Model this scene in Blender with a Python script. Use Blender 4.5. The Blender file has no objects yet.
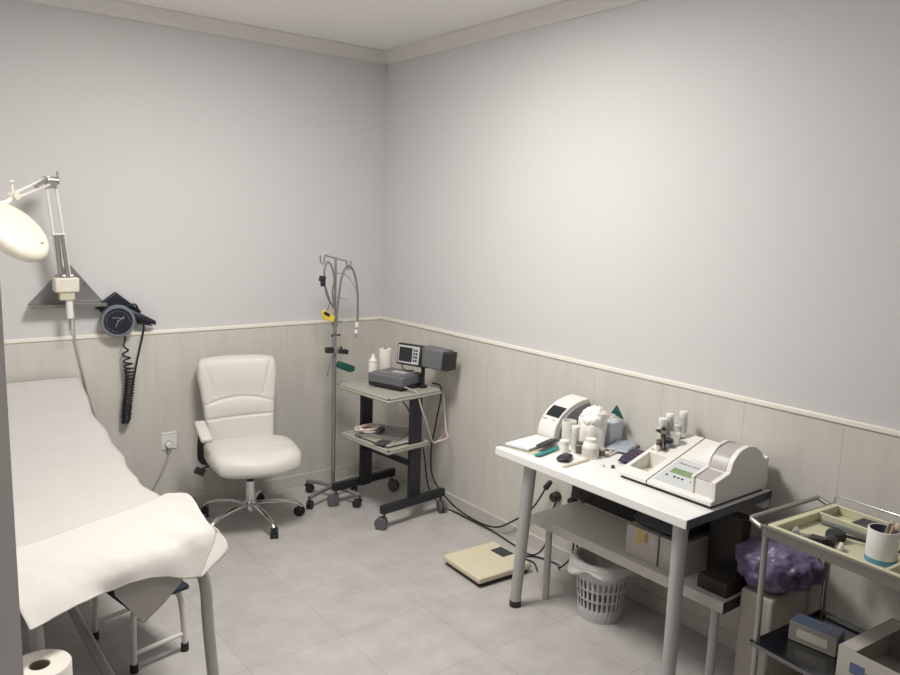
import bpy, bmesh, math, random
from mathutils import Vector, Matrix, noise
random.seed(7)
PI = math.pi
SC = bpy.context.scene
COL = SC.collection

# ------------------------------------------------------------------ materials
def mat(name, col, rough=.5, metal=0., var=.06, vscale=8., bump=0., bscale=60., trans=0., alpha=1., coat=0., spec=.5):
    m = bpy.data.materials.new(name); m.use_nodes = True
    nt = m.node_tree; N = nt.nodes; Lk = nt.links
    b = N['Principled BSDF']
    b.inputs['Roughness'].default_value = rough
    b.inputs['Metallic'].default_value = metal
    b.inputs['Specular IOR Level'].default_value = spec
    if trans: b.inputs['Transmission Weight'].default_value = trans
    if alpha < 1: b.inputs['Alpha'].default_value = alpha
    if coat: b.inputs['Coat Weight'].default_value = coat
    tc = N.new('ShaderNodeTexCoord')
    nz = N.new('ShaderNodeTexNoise'); nz.inputs['Scale'].default_value = vscale; nz.inputs['Detail'].default_value = 4
    Lk.new(tc.outputs['Object'], nz.inputs['Vector'])
    mx = N.new('ShaderNodeMix'); mx.data_type = 'RGBA'
    mx.inputs['A'].default_value = tuple(c*(1-var) for c in col)+(1,)
    mx.inputs['B'].default_value = tuple(min(1, c*(1+var)) for c in col)+(1,)
    Lk.new(nz.outputs['Fac'], mx.inputs['Factor'])
    Lk.new(mx.outputs['Result'], b.inputs['Base Color'])
    if bump:
        n2 = N.new('ShaderNodeTexNoise'); n2.inputs['Scale'].default_value = bscale; n2.inputs['Detail'].default_value = 3
        Lk.new(tc.outputs['Object'], n2.inputs['Vector'])
        bp = N.new('ShaderNodeBump'); bp.inputs['Strength'].default_value = bump; bp.inputs['Distance'].default_value = .004
        Lk.new(n2.outputs['Fac'], bp.inputs['Height']); Lk.new(bp.outputs['Normal'], b.inputs['Normal'])
    return m

def tile_mat(name, axis, bw, bh, off, col, mortar_col, msize, streak, rough, mott=.08):
    """axis: (i,j) indices of position used as brick u,v"""
    m = bpy.data.materials.new(name); m.use_nodes = True
    nt = m.node_tree; N = nt.nodes; Lk = nt.links; b = N['Principled BSDF']
    g = N.new('ShaderNodeNewGeometry'); sp = N.new('ShaderNodeSeparateXYZ'); Lk.new(g.outputs['Position'], sp.inputs[0])
    cb = N.new('ShaderNodeCombineXYZ')
    for k, (i, o) in enumerate(zip(axis, off)):
        a = N.new('ShaderNodeMath'); a.operation = 'ADD'; a.inputs[1].default_value = o
        Lk.new(sp.outputs[i], a.inputs[0]); Lk.new(a.outputs[0], cb.inputs[k])
    br = N.new('ShaderNodeTexBrick'); br.offset = 0; br.squash = 1
    br.inputs['Scale'].default_value = 1; br.inputs['Brick Width'].default_value = bw; br.inputs['Row Height'].default_value = bh
    br.inputs['Mortar Size'].default_value = msize; br.inputs['Mortar Smooth'].default_value = .3; br.inputs['Bias'].default_value = 0
    br.inputs['Color1'].default_value = (.96, .96, .96, 1); br.inputs['Color2'].default_value = (1, 1, 1, 1)
    br.inputs['Mortar'].default_value = tuple(mortar_col)+(1,)
    Lk.new(cb.outputs[0], br.inputs['Vector'])
    mp = N.new('ShaderNodeMapping'); mp.inputs['Scale'].default_value = streak
    Lk.new(g.outputs['Position'], mp.inputs['Vector'])
    nz = N.new('ShaderNodeTexNoise'); nz.inputs['Scale'].default_value = 3; nz.inputs['Detail'].default_value = 6; nz.inputs['Roughness'].default_value = .62
    Lk.new(mp.outputs[0], nz.inputs['Vector'])
    rp = N.new('ShaderNodeMapRange'); rp.inputs['From Min'].default_value = .3; rp.inputs['From Max'].default_value = .7
    Lk.new(nz.outputs['Fac'], rp.inputs['Value'])
    mx = N.new('ShaderNodeMix'); mx.data_type = 'RGBA'
    mx.inputs['A'].default_value = tuple(c*(1-mott) for c in col)+(1,)
    mx.inputs['B'].default_value = tuple(min(1, c*(1+mott)) for c in col)+(1,)
    Lk.new(rp.outputs[0], mx.inputs['Factor'])
    mu = N.new('ShaderNodeMix'); mu.data_type = 'RGBA'; mu.blend_type = 'MULTIPLY'; mu.inputs['Factor'].default_value = 1
    Lk.new(mx.outputs['Result'], mu.inputs['A']); Lk.new(br.outputs['Color'], mu.inputs['B'])
    Lk.new(mu.outputs['Result'], b.inputs['Base Color'])
    b.inputs['Roughness'].default_value = rough
    bp = N.new('ShaderNodeBump'); bp.inputs['Strength'].default_value = .2; bp.inputs['Distance'].default_value = .002; bp.invert = True
    Lk.new(br.outputs['Fac'], bp.inputs['Height']); Lk.new(bp.outputs['Normal'], b.inputs['Normal'])
    return m

M = {}
M['wall2'] = mat('unseen_wall_paint', (.30, .29, .285), .8, var=.02)  # unseen walls given a darker grey to cut bounced light
M['wall'] = mat('wall_paint', (.60, .59, .595), .75, var=.015, vscale=2, bump=.06, bscale=120)
M['ceil'] = mat('ceiling_paint', (.85, .835, .825), .85, var=.01, vscale=2)
M['cornice'] = mat('cornice_plaster', (.68, .665, .64), .8, var=.01)
M['floor'] = tile_mat('floor_tile', (0, 1), .4235, .4425, (1.31+4.235, 1.762+4.425), (.475, .455, .44), (.70, .69, .68), .0016, (2.4, 2.4, 2.4), .38, .11)
M['dado_r'] = tile_mat('wall_tile_right', (1, 2), .4, 6, (1.935+8, 3), (.61, .59, .545), (.80, .79, .77), .0022, (1, 5, .8), .36, .055)
M['dado_b'] = tile_mat('wall_tile_back', (0, 2), .4, 6, (1.526+8, 3), (.60, .58, .535), (.86, .85, .83), .0018, (5, 1, .8), .36, .055)
M['strip'] = mat('tile_edge_strip', (.82, .785, .71), .4, var=.03)
M['base'] = mat('baseboard_tile', (.56, .54, .505), .4, var=.04)
M['white'] = mat('white_plastic', (.78, .765, .73), .4, var=.02)
M['ivory'] = mat('ivory_plastic', (.72, .69, .60), .4, var=.03)
M['bench'] = mat('shaded_laminate', (.54, .525, .49), .4, var=.03)  # white laminate greyed to put the shade under the table into it
M['lam'] = mat('white_laminate', (.87, .865, .845), .28, var=.015, coat=.15)
M['edge'] = mat('dark_cut_edge', (.085, .09, .10), .5, var=.1)
M['greyleg'] = mat('silver_painted_tube', (.46, .46, .45), .38, .2, var=.03)
M['black'] = mat('black_plastic', (.018, .018, .02), .42, var=.15)
M['rubber'] = mat('black_rubber', (.022, .022, .022), .7, var=.1)
M['navy'] = mat('navy_plastic', (.010, .013, .024), .45, var=.1)
M['chrome'] = mat('chrome', (.72, .72, .72), .16, 1., var=.02)
M['steel'] = mat('brushed_steel', (.42, .41, .39), .32, .85, var=.08, vscale=20)
M['darksteel'] = mat('dull_steel', (.34, .34, .35), .35, .7, var=.08)
M['leather'] = mat('white_leather', (.63, .615, .57), .45, var=.025, bump=.12, bscale=220)
M['paper'] = mat('couch_paper', (.53, .51, .485), .85, var=.02, vscale=5, bump=.3, bscale=26)
M['paper2'] = mat('loose_paper', (.60, .575, .54), .85, var=.02, vscale=5, bump=.25, bscale=22)
M['sheetwhite'] = mat('white_sheet', (.78, .77, .76), .8, var=.02)
M['paperroll'] = mat('paper_roll', (.74, .71, .65), .9, var=.03, bump=.1, bscale=90)
M['card'] = mat('brown_core', (.20, .17, .13), .9, var=.1)
M['matt'] = mat('grey_vinyl', (.42, .42, .42), .5)
M['blackmetal'] = mat('black_metal', (.014, .016, .021), .42, var=.1)
M['shelfgrey'] = mat('grey_beige_shelf', (.37, .365, .32), .5, var=.04)
M['unitgrey'] = mat('dark_grey_casing', (.135, .14, .148), .45, var=.06)
M['unitgrey2'] = mat('grey_casing_lid', (.165, .17, .175), .45, var=.05)
M['screen'] = mat('dark_screen', (.02, .024, .026), .18, var=.1)
M['lightgrey'] = mat('light_grey_plastic', (.50, .50, .50), .45, var=.03)
M['midgrey'] = mat('mid_grey_plastic', (.27, .27, .28), .45, var=.04)
M['blue_grey'] = mat('blue_grey_plastic', (.16, .185, .225), .35, var=.05)
M['castor'] = mat('dark_grey_castor', (.11, .11, .115), .5, var=.1)
M['cord'] = mat('grey_cord', (.42, .40, .36), .5)
M['hose'] = mat('grey_hose', (.17, .165, .15), .45, var=.05)
M['blackcord'] = mat('black_cord', (.013, .013, .016), .45)
M['yellow'] = mat('yellow_plastic', (.70, .55, .05), .5, var=.05)
M['green'] = mat('green_plastic', (.008, .085, .065), .45, var=.08)
M['teal'] = mat('teal_card', (.03, .26, .27), .5, var=.05)
M['cream'] = mat('cream_plastic', (.58, .565, .40), .45, var=.04)
M['scale'] = mat('cream_scale', (.66, .61, .45), .5, var=.04)
M['cotton'] = mat('cotton', (.86, .85, .82), .95, var=.02, bump=.6, bscale=50)
M['bag'] = mat('clear_white_bag', (.70, .70, .68), .35, var=.04, alpha=.82, bump=.4, bscale=30)
M['purple'] = mat('purple_bag', (.135, .11, .20), .38, var=.22, vscale=14, bump=.5, bscale=35)
M['violet'] = mat('violet_pack', (.035, .02, .06), .4, var=.6, vscale=30)
M['translucent'] = mat('translucent_bottle', (.80, .79, .74), .35, var=.03)
M['label'] = mat('printed_label', (.60, .58, .52), .6, var=.25, vscale=60)
M['bluebox'] = mat('pale_blue_card', (.62, .66, .71), .6, var=.03)
M['pouch'] = mat('grey_blue_pouch', (.34, .39, .44), .3, var=.15, vscale=25)
M['pink'] = mat('pink_pen', (.74, .60, .54), .4, var=.05)
M['wood'] = mat('pale_wood', (.52, .44, .32), .7, var=.08, vscale=40)
M['lcd'] = mat('lcd_green', (.20, .29, .14), .25, var=.05)
M['ink'] = mat('dark_ink', (.06, .06, .07), .6)
M['panel'] = mat('grey_blue_panel', (.56, .58, .60), .45, var=.02)
M['gpaper'] = mat('printer_lid', (.42, .40, .39), .35, var=.03)
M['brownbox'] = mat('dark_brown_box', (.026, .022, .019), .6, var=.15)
M['boxwhite'] = mat('white_carton', (.48, .455, .41), .7, var=.05)  # white lowered so the shade under table and cart is in the colour
M['boxgrey'] = mat('grey_carton', (.24, .225, .195), .7, var=.06)  # toned down to carry the shade of the cart's lower shelf
M['blueprint'] = mat('blue_print', (.10, .13, .24), .6, var=.2)
M['bluetop'] = mat('blue_lid', (.075, .10, .15), .4, var=.15)  # blue deepened to include the shade low on the cart
M['blueband'] = mat('blue_band', (.10, .30, .42), .5, var=.08)
M['stool'] = mat('navy_stool_top', (.012, .017, .035), .5, var=.1)
M['olive'] = mat('dark_olive', (.10, .10, .07), .5)
M['yellowstk'] = mat('yellow_sticker', (.62, .43, .05), .6)
M['glass'] = mat('clear_plastic', (.75, .76, .74), .12, var=.02, trans=.7)
M['doorwhite'] = mat('corner_paint', (.78, .76, .75), .6, var=.01)
M['bincream'] = mat('bin_cream', (.40, .375, .315), .5, var=.04)  # cream darkened to hold the shade between bench and cart
M['traymet'] = mat('tray_metal', (.26, .25, .23), .34, .8, var=.06, vscale=12)
M['darktray'] = mat('dark_steel_shelf', (.20, .205, .215), .22, 1., var=.1, vscale=12)
M['red'] = mat('amber_cap', (.45, .22, .06), .5)
M['lightpanel'] = mat('lamp_housing', (.8, .8, .8), .5)

# ------------------------------------------------------------------ mesh builder
MATX = {}
class MB:
    def __init__(s): s.bm = bmesh.new()
    def _x(s, vs, mx):
        if mx is not None:
            for v in vs: v.co = mx @ v.co
    def box(s, c, d, rz=0, rx=0, ry=0):
        r = bmesh.ops.create_cube(s.bm, size=1)
        mx = Matrix.Translation(c) @ Matrix.Rotation(rz, 4, 'Z') @ Matrix.Rotation(ry, 4, 'Y') @ Matrix.Rotation(rx, 4, 'X') @ Matrix.Diagonal((d[0], d[1], d[2], 1))
        s._x(r['verts'], mx); return s
    def bx(s, x0, x1, y0, y1, z0, z1): return s.box(((x0+x1)/2, (y0+y1)/2, (z0+z1)/2), (abs(x1-x0), abs(y1-y0), abs(z1-z0)))
    def cyl(s, p0, p1, r0, r1=None, n=24):
        p0 = Vector(p0); p1 = Vector(p1); d = p1-p0
        r1 = r0 if r1 is None else r1
        r = bmesh.ops.create_cone(s.bm, cap_ends=True, segments=n, radius1=r0, radius2=r1, depth=d.length)
        mx = Matrix.Translation((p0+p1)/2) @ d.to_track_quat('Z', 'Y').to_matrix().to_4x4()
        s._x(r['verts'], mx); return s
    def sph(s, c, r, sc=(1, 1, 1), n=20):
        q = bmesh.ops.create_uvsphere(s.bm, u_segments=n, v_segments=n//2+2, radius=r)
        s._x(q['verts'], Matrix.Translation(c) @ Matrix.Diagonal((*sc, 1))); return s
    def lathe(s, prof, c=(0, 0, 0), n=32, mx=None, wob=None):
        rows = []
        for (r, z) in prof:
            if r < 1e-5: rows.append([s.bm.verts.new((0, 0, z))])
            else:
                rows.append([s.bm.verts.new(((r+(wob(a, z) if wob else 0))*math.cos(a), (r+(wob(a, z) if wob else 0))*math.sin(a), z)) for a in [2*PI*k/n for k in range(n)]])
        for a, b in zip(rows, rows[1:]):
            for k in range(n):
                k2 = (k+1) % n
                f = [a[0] if len(a) == 1 else a[k], a[0] if len(a) == 1 else a[k2], b[0] if len(b) == 1 else b[k2], b[0] if len(b) == 1 else b[k]]
                u = []
                for v in f:
                    if v not in u: u.append(v)
                if len(u) > 2: s.bm.faces.new(u)
        m2 = Matrix.Translation(c) if mx is None else mx
        s._x([v for r in rows for v in r], m2); return s
    def tube(s, pts, r, n=10, smooth=6, closed=False, flat=1.):
        P = [Vector(p) for p in pts]
        if smooth > 1 and len(P) > 2:
            Q = []
            rng = range(len(P)) if closed else range(len(P)-1)
            for i in rng:
                if closed: a, b, c, d = P[i-1], P[i], P[(i+1) % len(P)], P[(i+2) % len(P)]
                else: a, b, c, d = P[max(i-1, 0)], P[i], P[i+1], P[min(i+2, len(P)-1)]
                for k in range(smooth):
                    t = k/smooth
                    Q.append(.5*((2*b)+(c-a)*t+(2*a-5*b+4*c-d)*t*t+(3*b-3*c+d-a)*t**3))
            if not closed: Q.append(P[-1])
            P = Q
        rings = []; up = None
        for i, p in enumerate(P):
            if closed: t = (P[(i+1) % len(P)]-P[i-1]).normalized()
            else: t = (P[min(i+1, len(P)-1)]-P[max(i-1, 0)]).normalized()
            if up is None: up = Vector((0, 0, 1)) if abs(t.z) < .9 else Vector((1, 0, 0))
            sd = t.cross(up)
            if sd.length < 1e-4: sd = t.orthogonal()
            sd.normalize(); up = sd.cross(t).normalized()
            rr = r(i/(len(P)-1)) if callable(r) else r
            rings.append([s.bm.verts.new(p+sd*rr*math.cos(2*PI*k/n)+up*rr*flat*math.sin(2*PI*k/n)) for k in range(n)])
        for a, b in zip(rings, rings[1:]+([rings[0]] if closed else [])):
            for k in range(n): s.bm.faces.new((a[k], a[(k+1) % n], b[(k+1) % n], b[k]))
        if not closed: s.bm.faces.new(rings[0][::-1]); s.bm.faces.new(rings[-1])
        return s
    def prism(s, poly, h0, h1, axis='Y'):
        """poly: list of 2D; extruded along axis from h0 to h1"""
        def mk(p, h):
            return {'Y': (p[0], h, p[1]), 'X': (h, p[0], p[1]), 'Z': (p[0], p[1], h)}[axis]
        a = [s.bm.verts.new(mk(p, h0)) for p in poly]; b = [s.bm.verts.new(mk(p, h1)) for p in poly]
        s.bm.faces.new(a[::-1]); s.bm.faces.new(b)
        n = len(poly)
        for k in range(n): s.bm.faces.new((a[k], a[(k+1) % n], b[(k+1) % n], b[k]))
        return s
    def grid(s, nu, nv, fn, thick=0.):
        """fn(u,v)->xyz ; thick: solid sheet offset down the normal"""
        V = [[s.bm.verts.new(fn(i/nu, j/nv)) for j in range(nv+1)] for i in range(nu+1)]
        for i in range(nu):
            for j in range(nv): s.bm.faces.new((V[i][j], V[i+1][j], V[i+1][j+1], V[i][j+1]))
        return s
    def pad(s, nu, nv, front, back):
        """closed cushion from two sheets sharing the border"""
        F = [[s.bm.verts.new(front(i/nu, j/nv)) for j in range(nv+1)] for i in range(nu+1)]
        B = [[F[i][j] if i in (0, nu) or j in (0, nv) else s.bm.verts.new(back(i/nu, j/nv)) for j in range(nv+1)] for i in range(nu+1)]
        for i in range(nu):
            for j in range(nv):
                s.bm.faces.new((F[i][j], F[i+1][j], F[i+1][j+1], F[i][j+1]))
                q = [B[i][j], B[i][j+1], B[i+1][j+1], B[i+1][j]]
                try: s.bm.faces.new(q)
                except ValueError: pass
        return s
    def loft(s, rings, cap=True):
        R = [[s.bm.verts.new(p) for p in r] for r in rings]; n = len(R[0])
        for a, b in zip(R, R[1:]):
            for k in range(n): s.bm.faces.new((a[k], a[(k+1) % n], b[(k+1) % n], b[k]))
        if cap: s.bm.faces.new(R[0][::-1]); s.bm.faces.new(R[-1])
        return s
    def build(s, name, m, parent=None, world=None, bevel=0., ang=40, solid=0., sub=0, seg=2):
        if world is None: world = parent is not None
        mx = MATX.get(parent.name) if parent else None
        bmesh.ops.recalc_face_normals(s.bm, faces=s.bm.faces[:])
        if world and mx is not None: s.bm.transform(mx.inverted())
        me = bpy.data.meshes.new(name); s.bm.to_mesh(me); s.bm.free()
        me.materials.append(m)
        me.shade_smooth()
        o = bpy.data.objects.new(name, me); COL.objects.link(o)
        if parent:
            o.parent = parent; MATX[o.name] = mx
        else: MATX[o.name] = Matrix.Identity(4)
        if solid:
            q = o.modifiers.new('thickness', 'SOLIDIFY'); q.thickness = solid; q.offset = -1
        if sub:
            q = o.modifiers.new('sub', 'SUBSURF'); q.levels = sub; q.render_levels = sub
        if bevel:
            q = o.modifiers.new('bevel', 'BEVEL'); q.width = bevel; q.segments = seg; q.limit_method = 'ANGLE'; q.angle_limit = math.radians(35)
            q.harden_normals = False
        me.set_sharp_from_angle(angle=math.radians(ang))
        return o

def T(name, label, cat, loc, rz=0, group=None):
    o = bpy.data.objects.new(name, None); COL.objects.link(o); o.empty_display_size = .05
    o.location = loc; o.rotation_euler = (0, 0, rz)
    o['label'] = label; o['category'] = cat
    if group: o['group'] = group
    MATX[o.name] = Matrix.Translation(loc) @ Matrix.Rotation(rz, 4, 'Z')
    return o
def tag(o, label, cat, group=None):
    o['label'] = label; o['category'] = cat
    if group: o['group'] = group
    return o
def recentre(o, p):
    """move a one-mesh thing's origin to p"""
    o.data.transform(Matrix.Translation(-Vector(p))); o.location = p; return o
def struct(o): o['kind'] = 'structure'; return o
def text(body, size, mx, m, name, parent, extr=.0004):
    c = bpy.data.curves.new(name, 'FONT'); c.body = body; c.size = size; c.extrude = extr; c.align_x = 'LEFT'
    t = bpy.data.objects.new(name+'_tmp', c); COL.objects.link(t)
    bpy.context.view_layer.update()
    me = bpy.data.meshes.new_from_object(t.evaluated_get(bpy.context.evaluated_depsgraph_get()))
    bpy.data.objects.remove(t)
    me.transform(MATX[parent.name].inverted() @ mx); me.materials.clear(); me.materials.append(m)
    o = bpy.data.objects.new(name, me); COL.objects.link(o); o.parent = parent; MATX[o.name] = MATX[parent.name]
    return o
def fbm(p, sc, amp): return amp*noise.noise(Vector(p)*sc)

# ------------------------------------------------------------------ room
H = 2.814; DZ = 1.087; YF = -5.2; XL = -3.6
struct(MB().bx(XL-.1, .1, YF-.1, .1, -.1, 0).build('floor', M['floor']))
struct(MB().bx(XL-.1, .1, YF-.1, .1, H, H+.1).build('ceiling', M['ceil']))
struct(MB().bx(XL-.1, .1, 0, .1, 0, H).build('wall_back', M['wall']))
struct(MB().bx(0, .1, YF-.1, 0, 0, H).build('wall_right', M['wall']))
struct(MB().bx(XL-.1, .0, YF-.1, YF, 0, H).build('wall_front', M['wall2']))
struct(MB().bx(-2.72, -2.6, -2.58, 0, 0, H).build('wall_left', M['doorwhite']))
struct(MB().bx(XL-.1, XL, YF, 0, 0, H).build('wall_entrance', M['wall2']))
struct(MB().bx(-2.6, 0, -.008, 0, 0, DZ-.02).build('trim_1', M['dado_b']))
struct(MB().bx(-.008, 0, YF, 0, 0, DZ-.02).build('trim_2', M['dado_r']))
struct(MB().bx(-2.32, 0, -.014, 0, DZ-.022, DZ).build('trim_3', M['strip'], bevel=.004))
struct(MB().bx(-.014, 0, YF, 0, DZ-.022, DZ).build('trim_4', M['strip'], bevel=.004))
struct(MB().bx(-2.6, 0, -.017, 0, 0, .072).build('baseboard_back', M['base'], bevel=.003))
struct(MB().bx(-.017, 0, YF, 0, 0, .072).build('baseboard_right', M['base'], bevel=.003))
cp = [(0, 0), (0, -.072), (-.010, -.072), (-.013, -.064), (-.024, -.052), (-.044, -.032), (-.06, -.016), (-.068, -.010), (-.068, 0)]
HC = H+.0
struct(MB().prism([(a, HC+b) for a, b in cp], YF, 0, 'Y').build('trim_5', M['cornice']))
struct(MB().prism([(a, HC+b) for a, b in cp], -2.6, 0, 'X').build('trim_6', M['cornice']))

# ------------------------------------------------------------------ lights (ceiling luminaires, above the frame)
def luminaire(loc, sx, sy, power, label, col=(1, .97, .925)):
    t = T('ceiling_light', label, 'ceiling light', loc)
    m = MB(); w = .03
    m.bx(loc[0]-sx/2-w, loc[0]-sx/2, loc[1]-sy/2-w, loc[1]+sy/2+w, loc[2], H)
    m.bx(loc[0]+sx/2, loc[0]+sx/2+w, loc[1]-sy/2-w, loc[1]+sy/2+w, loc[2], H)
    m.bx(loc[0]-sx/2, loc[0]+sx/2, loc[1]-sy/2-w, loc[1]-sy/2, loc[2], H)
    m.bx(loc[0]-sx/2, loc[0]+sx/2, loc[1]+sy/2, loc[1]+sy/2+w, loc[2], H)
    m.build('frame', M['lightpanel'], t)
    l = bpy.data.lights.new('lamp', 'AREA'); l.shape = 'RECTANGLE'; l.size = sx; l.size_y = sy; l.energy = power; l.color = col
    o = bpy.data.objects.new('lamp', l); COL.objects.link(o); o.parent = t; o.location = (0, 0, .004)
    return t
luminaire((-1.48, -1.85, H-.008), .58, .58, 64, 'square flush ceiling light over the middle of the room')
luminaire((-2.3, -4.2, H-.008), .35, .35, 8, 'smaller flush ceiling light over the doorway')
w = bpy.data.worlds.new('world'); SC.world = w; w.use_nodes = True
w.node_tree.nodes['Background'].inputs['Color'].default_value = (.9, .93, 1, 1)
w.node_tree.nodes['Background'].inputs['Strength'].default_value = .05

# ------------------------------------------------------------------ exam couch
co = T('exam_couch', 'padded exam couch with raised head end on grey tube legs, along the left wall', 'exam couch', (-2.23, -1., 0))
prof = [(-.06, .868), (-.23, .775), (-.37, .722), (-.55, .665), (-.74, .630), (-1.0, .608), (-1.25, .615), (-1.43, .622), (-1.65, .63), (-1.9, .625)]
def bedz(y):
    for (a, za), (b, zb) in zip(prof, prof[1:]):
        if b <= y <= a: t = (y-a)/(b-a); return za+(zb-za)*t
    return prof[0][1] if y > prof[0][0] else prof[-1][1]
poly = [(y, z-.006) for y, z in prof]+[(y, z-.07) for y, z in prof[::-1]]
MB().prism(poly, -2.53, -1.94, 'X').build('mattress', M['matt'], co, bevel=.015)
fr = MB()
for x in (-2.49, -1.975):
    fr.tube([(x, -.12, .72), (x, -.7, .535), (x, -1.85, .535)], .018, 10, 1)
for y in (-.7, -1.3): fr.tube([(-2.49, y, .535), (-1.975, y, .535)], .016, 10, 1)
fr.build('frame', M['greyleg'], co)
for pts in ([(-1.99, -1.80, .55), (-1.955, -1.83, .53), (-1.932, -1.86, .46), (-1.925, -1.868, .3), (-1.905, -1.872, .0)],
            [(-2.47, -1.84, .55), (-2.47, -1.87, .46), (-2.465, -1.87, .3), (-2.475, -1.87, .0)],
            [(-1.98, -.25, .66), (-1.96, -.22, .3), (-1.955, -.2, .0)],
            [(-2.49, -.25, .66), (-2.5, -.22, .3), (-2.5, -.2, .0)]):
    lg = MB().tube(pts, .021, 14, 5).build('leg', M['greyleg'], co)
MB().tube([(-2.22, -.5, .104), (-2.22, -1.95, .104)], .02, 12, 1).tube([(-2.5, -.2, .104), (-1.955, -.2, .104)], .018, 12, 1).tube([(-2.22, -.2, .104), (-2.22, -.5, .104)], .02, 12, 1).build('stretcher', M['greyleg'], co)

def sheet1(u, v):
    y = -.045-v*1.865
    xr = -1.925+.012*math.sin(y*7)+.006*math.sin(y*23); xl = -2.535
    x = xl+(xr-xl)*u
    z = bedz(y)+.004+.004*noise.noise(Vector((x*9, y*5, 1)))+.0025*noise.noise(Vector((x*25, y*22, 4)))
    if u > .94: z -= .01*(u-.94)/.06
    return (x, y, z)
pp = T('couch_paper', 'long white paper sheet rolled out over the exam couch', 'paper', (-2.23, -1., .62))
MB().grid(40, 110, sheet1).build('sheet', M['paper'], pp, solid=.0015, ang=180)
# hanging point of the long sheet below the couch end
def hang(u, v):
    x = -2.252+u*.225; e = 1-abs((u-.38)/(.38 if u < .38 else .62))
    z = .60-v*(.06+.125*max(e, 0))
    return (x, -1.925-.02*v+.008*math.sin(u*7), z)
MB().grid(24, 8, hang).build('hanging_corner', M['paper'], pp, solid=.0015, ang=180)

# folded second sheet over the end: rows of control curves (back edge, crown, end edge, hem) left->right
rows = [
 [(-2.535, -1.665, .645), (-2.40, -1.60, .632), (-2.25, -1.54, .632), (-2.10, -1.485, .632), (-1.99, -1.45, .64), (-1.925, -1.43, .648)],
 [(-2.537, -1.78, .645), (-2.40, -1.76, .648), (-2.25, -1.74, .648), (-2.10, -1.70, .655), (-1.98, -1.66, .68), (-1.915, -1.655, .712)],
 [(-2.538, -1.93, .640), (-2.40, -1.92, .655), (-2.25, -1.91, .658), (-2.10, -1.89, .655), (-1.98, -1.86, .662), (-1.915, -1.83, .672)],
 [(-2.535, -2.04, .625), (-2.39, -2.00, .640), (-2.26, -1.985, .636), (-2.125, -1.965, .640), (-2.0, -1.935, .622), (-1.90, -1.89, .640)],
 [(-2.520, -2.122, .588), (-2.348, -2.05, .600), (-2.28, -2.01, .586), (-2.158, -2.0, .591), (-2.06, -1.99, .556), (-1.985, -1.972, .533)]]
def cr(P, t):
    n = len(P)-1; x = min(t*n, n-1e-6); i = int(x); f = x-i
    a, b, c, d = (Vector(P[max(i-1, 0)]), Vector(P[i]), Vector(P[i+1]), Vector(P[min(i+2, n)]))
    return .5*((2*b)+(c-a)*f+(2*a-5*b+4*c-d)*f*f+(3*b-3*c+d-a)*f**3)
def sheet2(u, v):
    p = cr([cr(r, u) for r in rows], v)
    k = min(1, v*3)
    p.z += k*(.008*noise.noise(Vector((p.x*7, p.y*9, 2)))+.006*noise.noise(Vector((p.x*17+p.y*9, p.y*5, 7))))+.006
    p.z += k*.0045*(abs(noise.noise(Vector((p.x*11+p.y*6, p.y*13-p.x*4, 3))))-.3)+k*.010*math.exp(-((p.x+2.10+.5*(p.y+1.7))/.035)**2)*v
    p.y += k*.010*noise.noise(Vector((p.x*10, p.z*9, 3)))
    return p
s2 = T('paper_sheet', 'loose white paper sheet lying across the near end of the exam couch', 'paper', (-2.23, -1.7, .64))
MB().grid(60, 50, sheet2).build('sheet', M['paper2'], s2, solid=.0015, ang=180)
def flap(u, v):
    a = sheet2(1, .42+.58*u)
    k = max(0, 1-abs(u-.62)/(.62 if u < .62 else .38))
    tip = Vector((.026, -.055, -.035))
    return a+tip*k*v+Vector((0, 0, .004*math.sin(v*3)*k))
MB().grid(20, 6, flap).build('folded_corner', M['paper2'], s2, solid=.0015, ang=180)

# ------------------------------------------------------------------ step stool under the couch
st = T('step_stool', 'low step stool with dark blue top and white tube legs, under the exam couch', 'stool', (-2.024, -1.35, 0), math.radians(11))
m = MB(); m.box((0, 0, .275), (.25, .37, .022))
m.build('seat', M['stool'], st, world=False, bevel=.008)
for sx in (-1, 1):
    for sy in (-1, 1):
        a = (sx*.085, sy*.145, .262)
        lg = MB().tube([a, (sx*.098, sy*.158, .22), (sx*.104, sy*.166, .12), (sx*.106, sy*.168, .028)], .0115, 12, 5).build('leg', M['white'], st, world=False)
        MB().cyl((sx*.106, sy*.168, 0), (sx*.106, sy*.168, .034), .0155).build('rubber_foot', M['rubber'], lg, world=False, bevel=.002)
for q in (-.167, .167): MB().cyl((-.104, q, .075), (.104, q, .075), .009).build('crossbar', M['white'], st, world=False)

# ------------------------------------------------------------------ paper roll standing on the floor
rl = T('paper_roll', 'tall white paper roll standing on the floor at the foot of the couch', 'paper roll', (-2.502, -2.128, 0))
MB().lathe([(.028, 0), (.080, 0), (.082, .004), (.082, .481), (.079, .485), (.028, .485), (.028, 0)], n=48).build('roll', M['paperroll'], rl, world=False)
MB().lathe([(.025, .01), (.0283, .01), (.0283, .483), (.025, .483), (.025, .01)], n=32).build('core', M['card'], rl, world=False)

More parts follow.
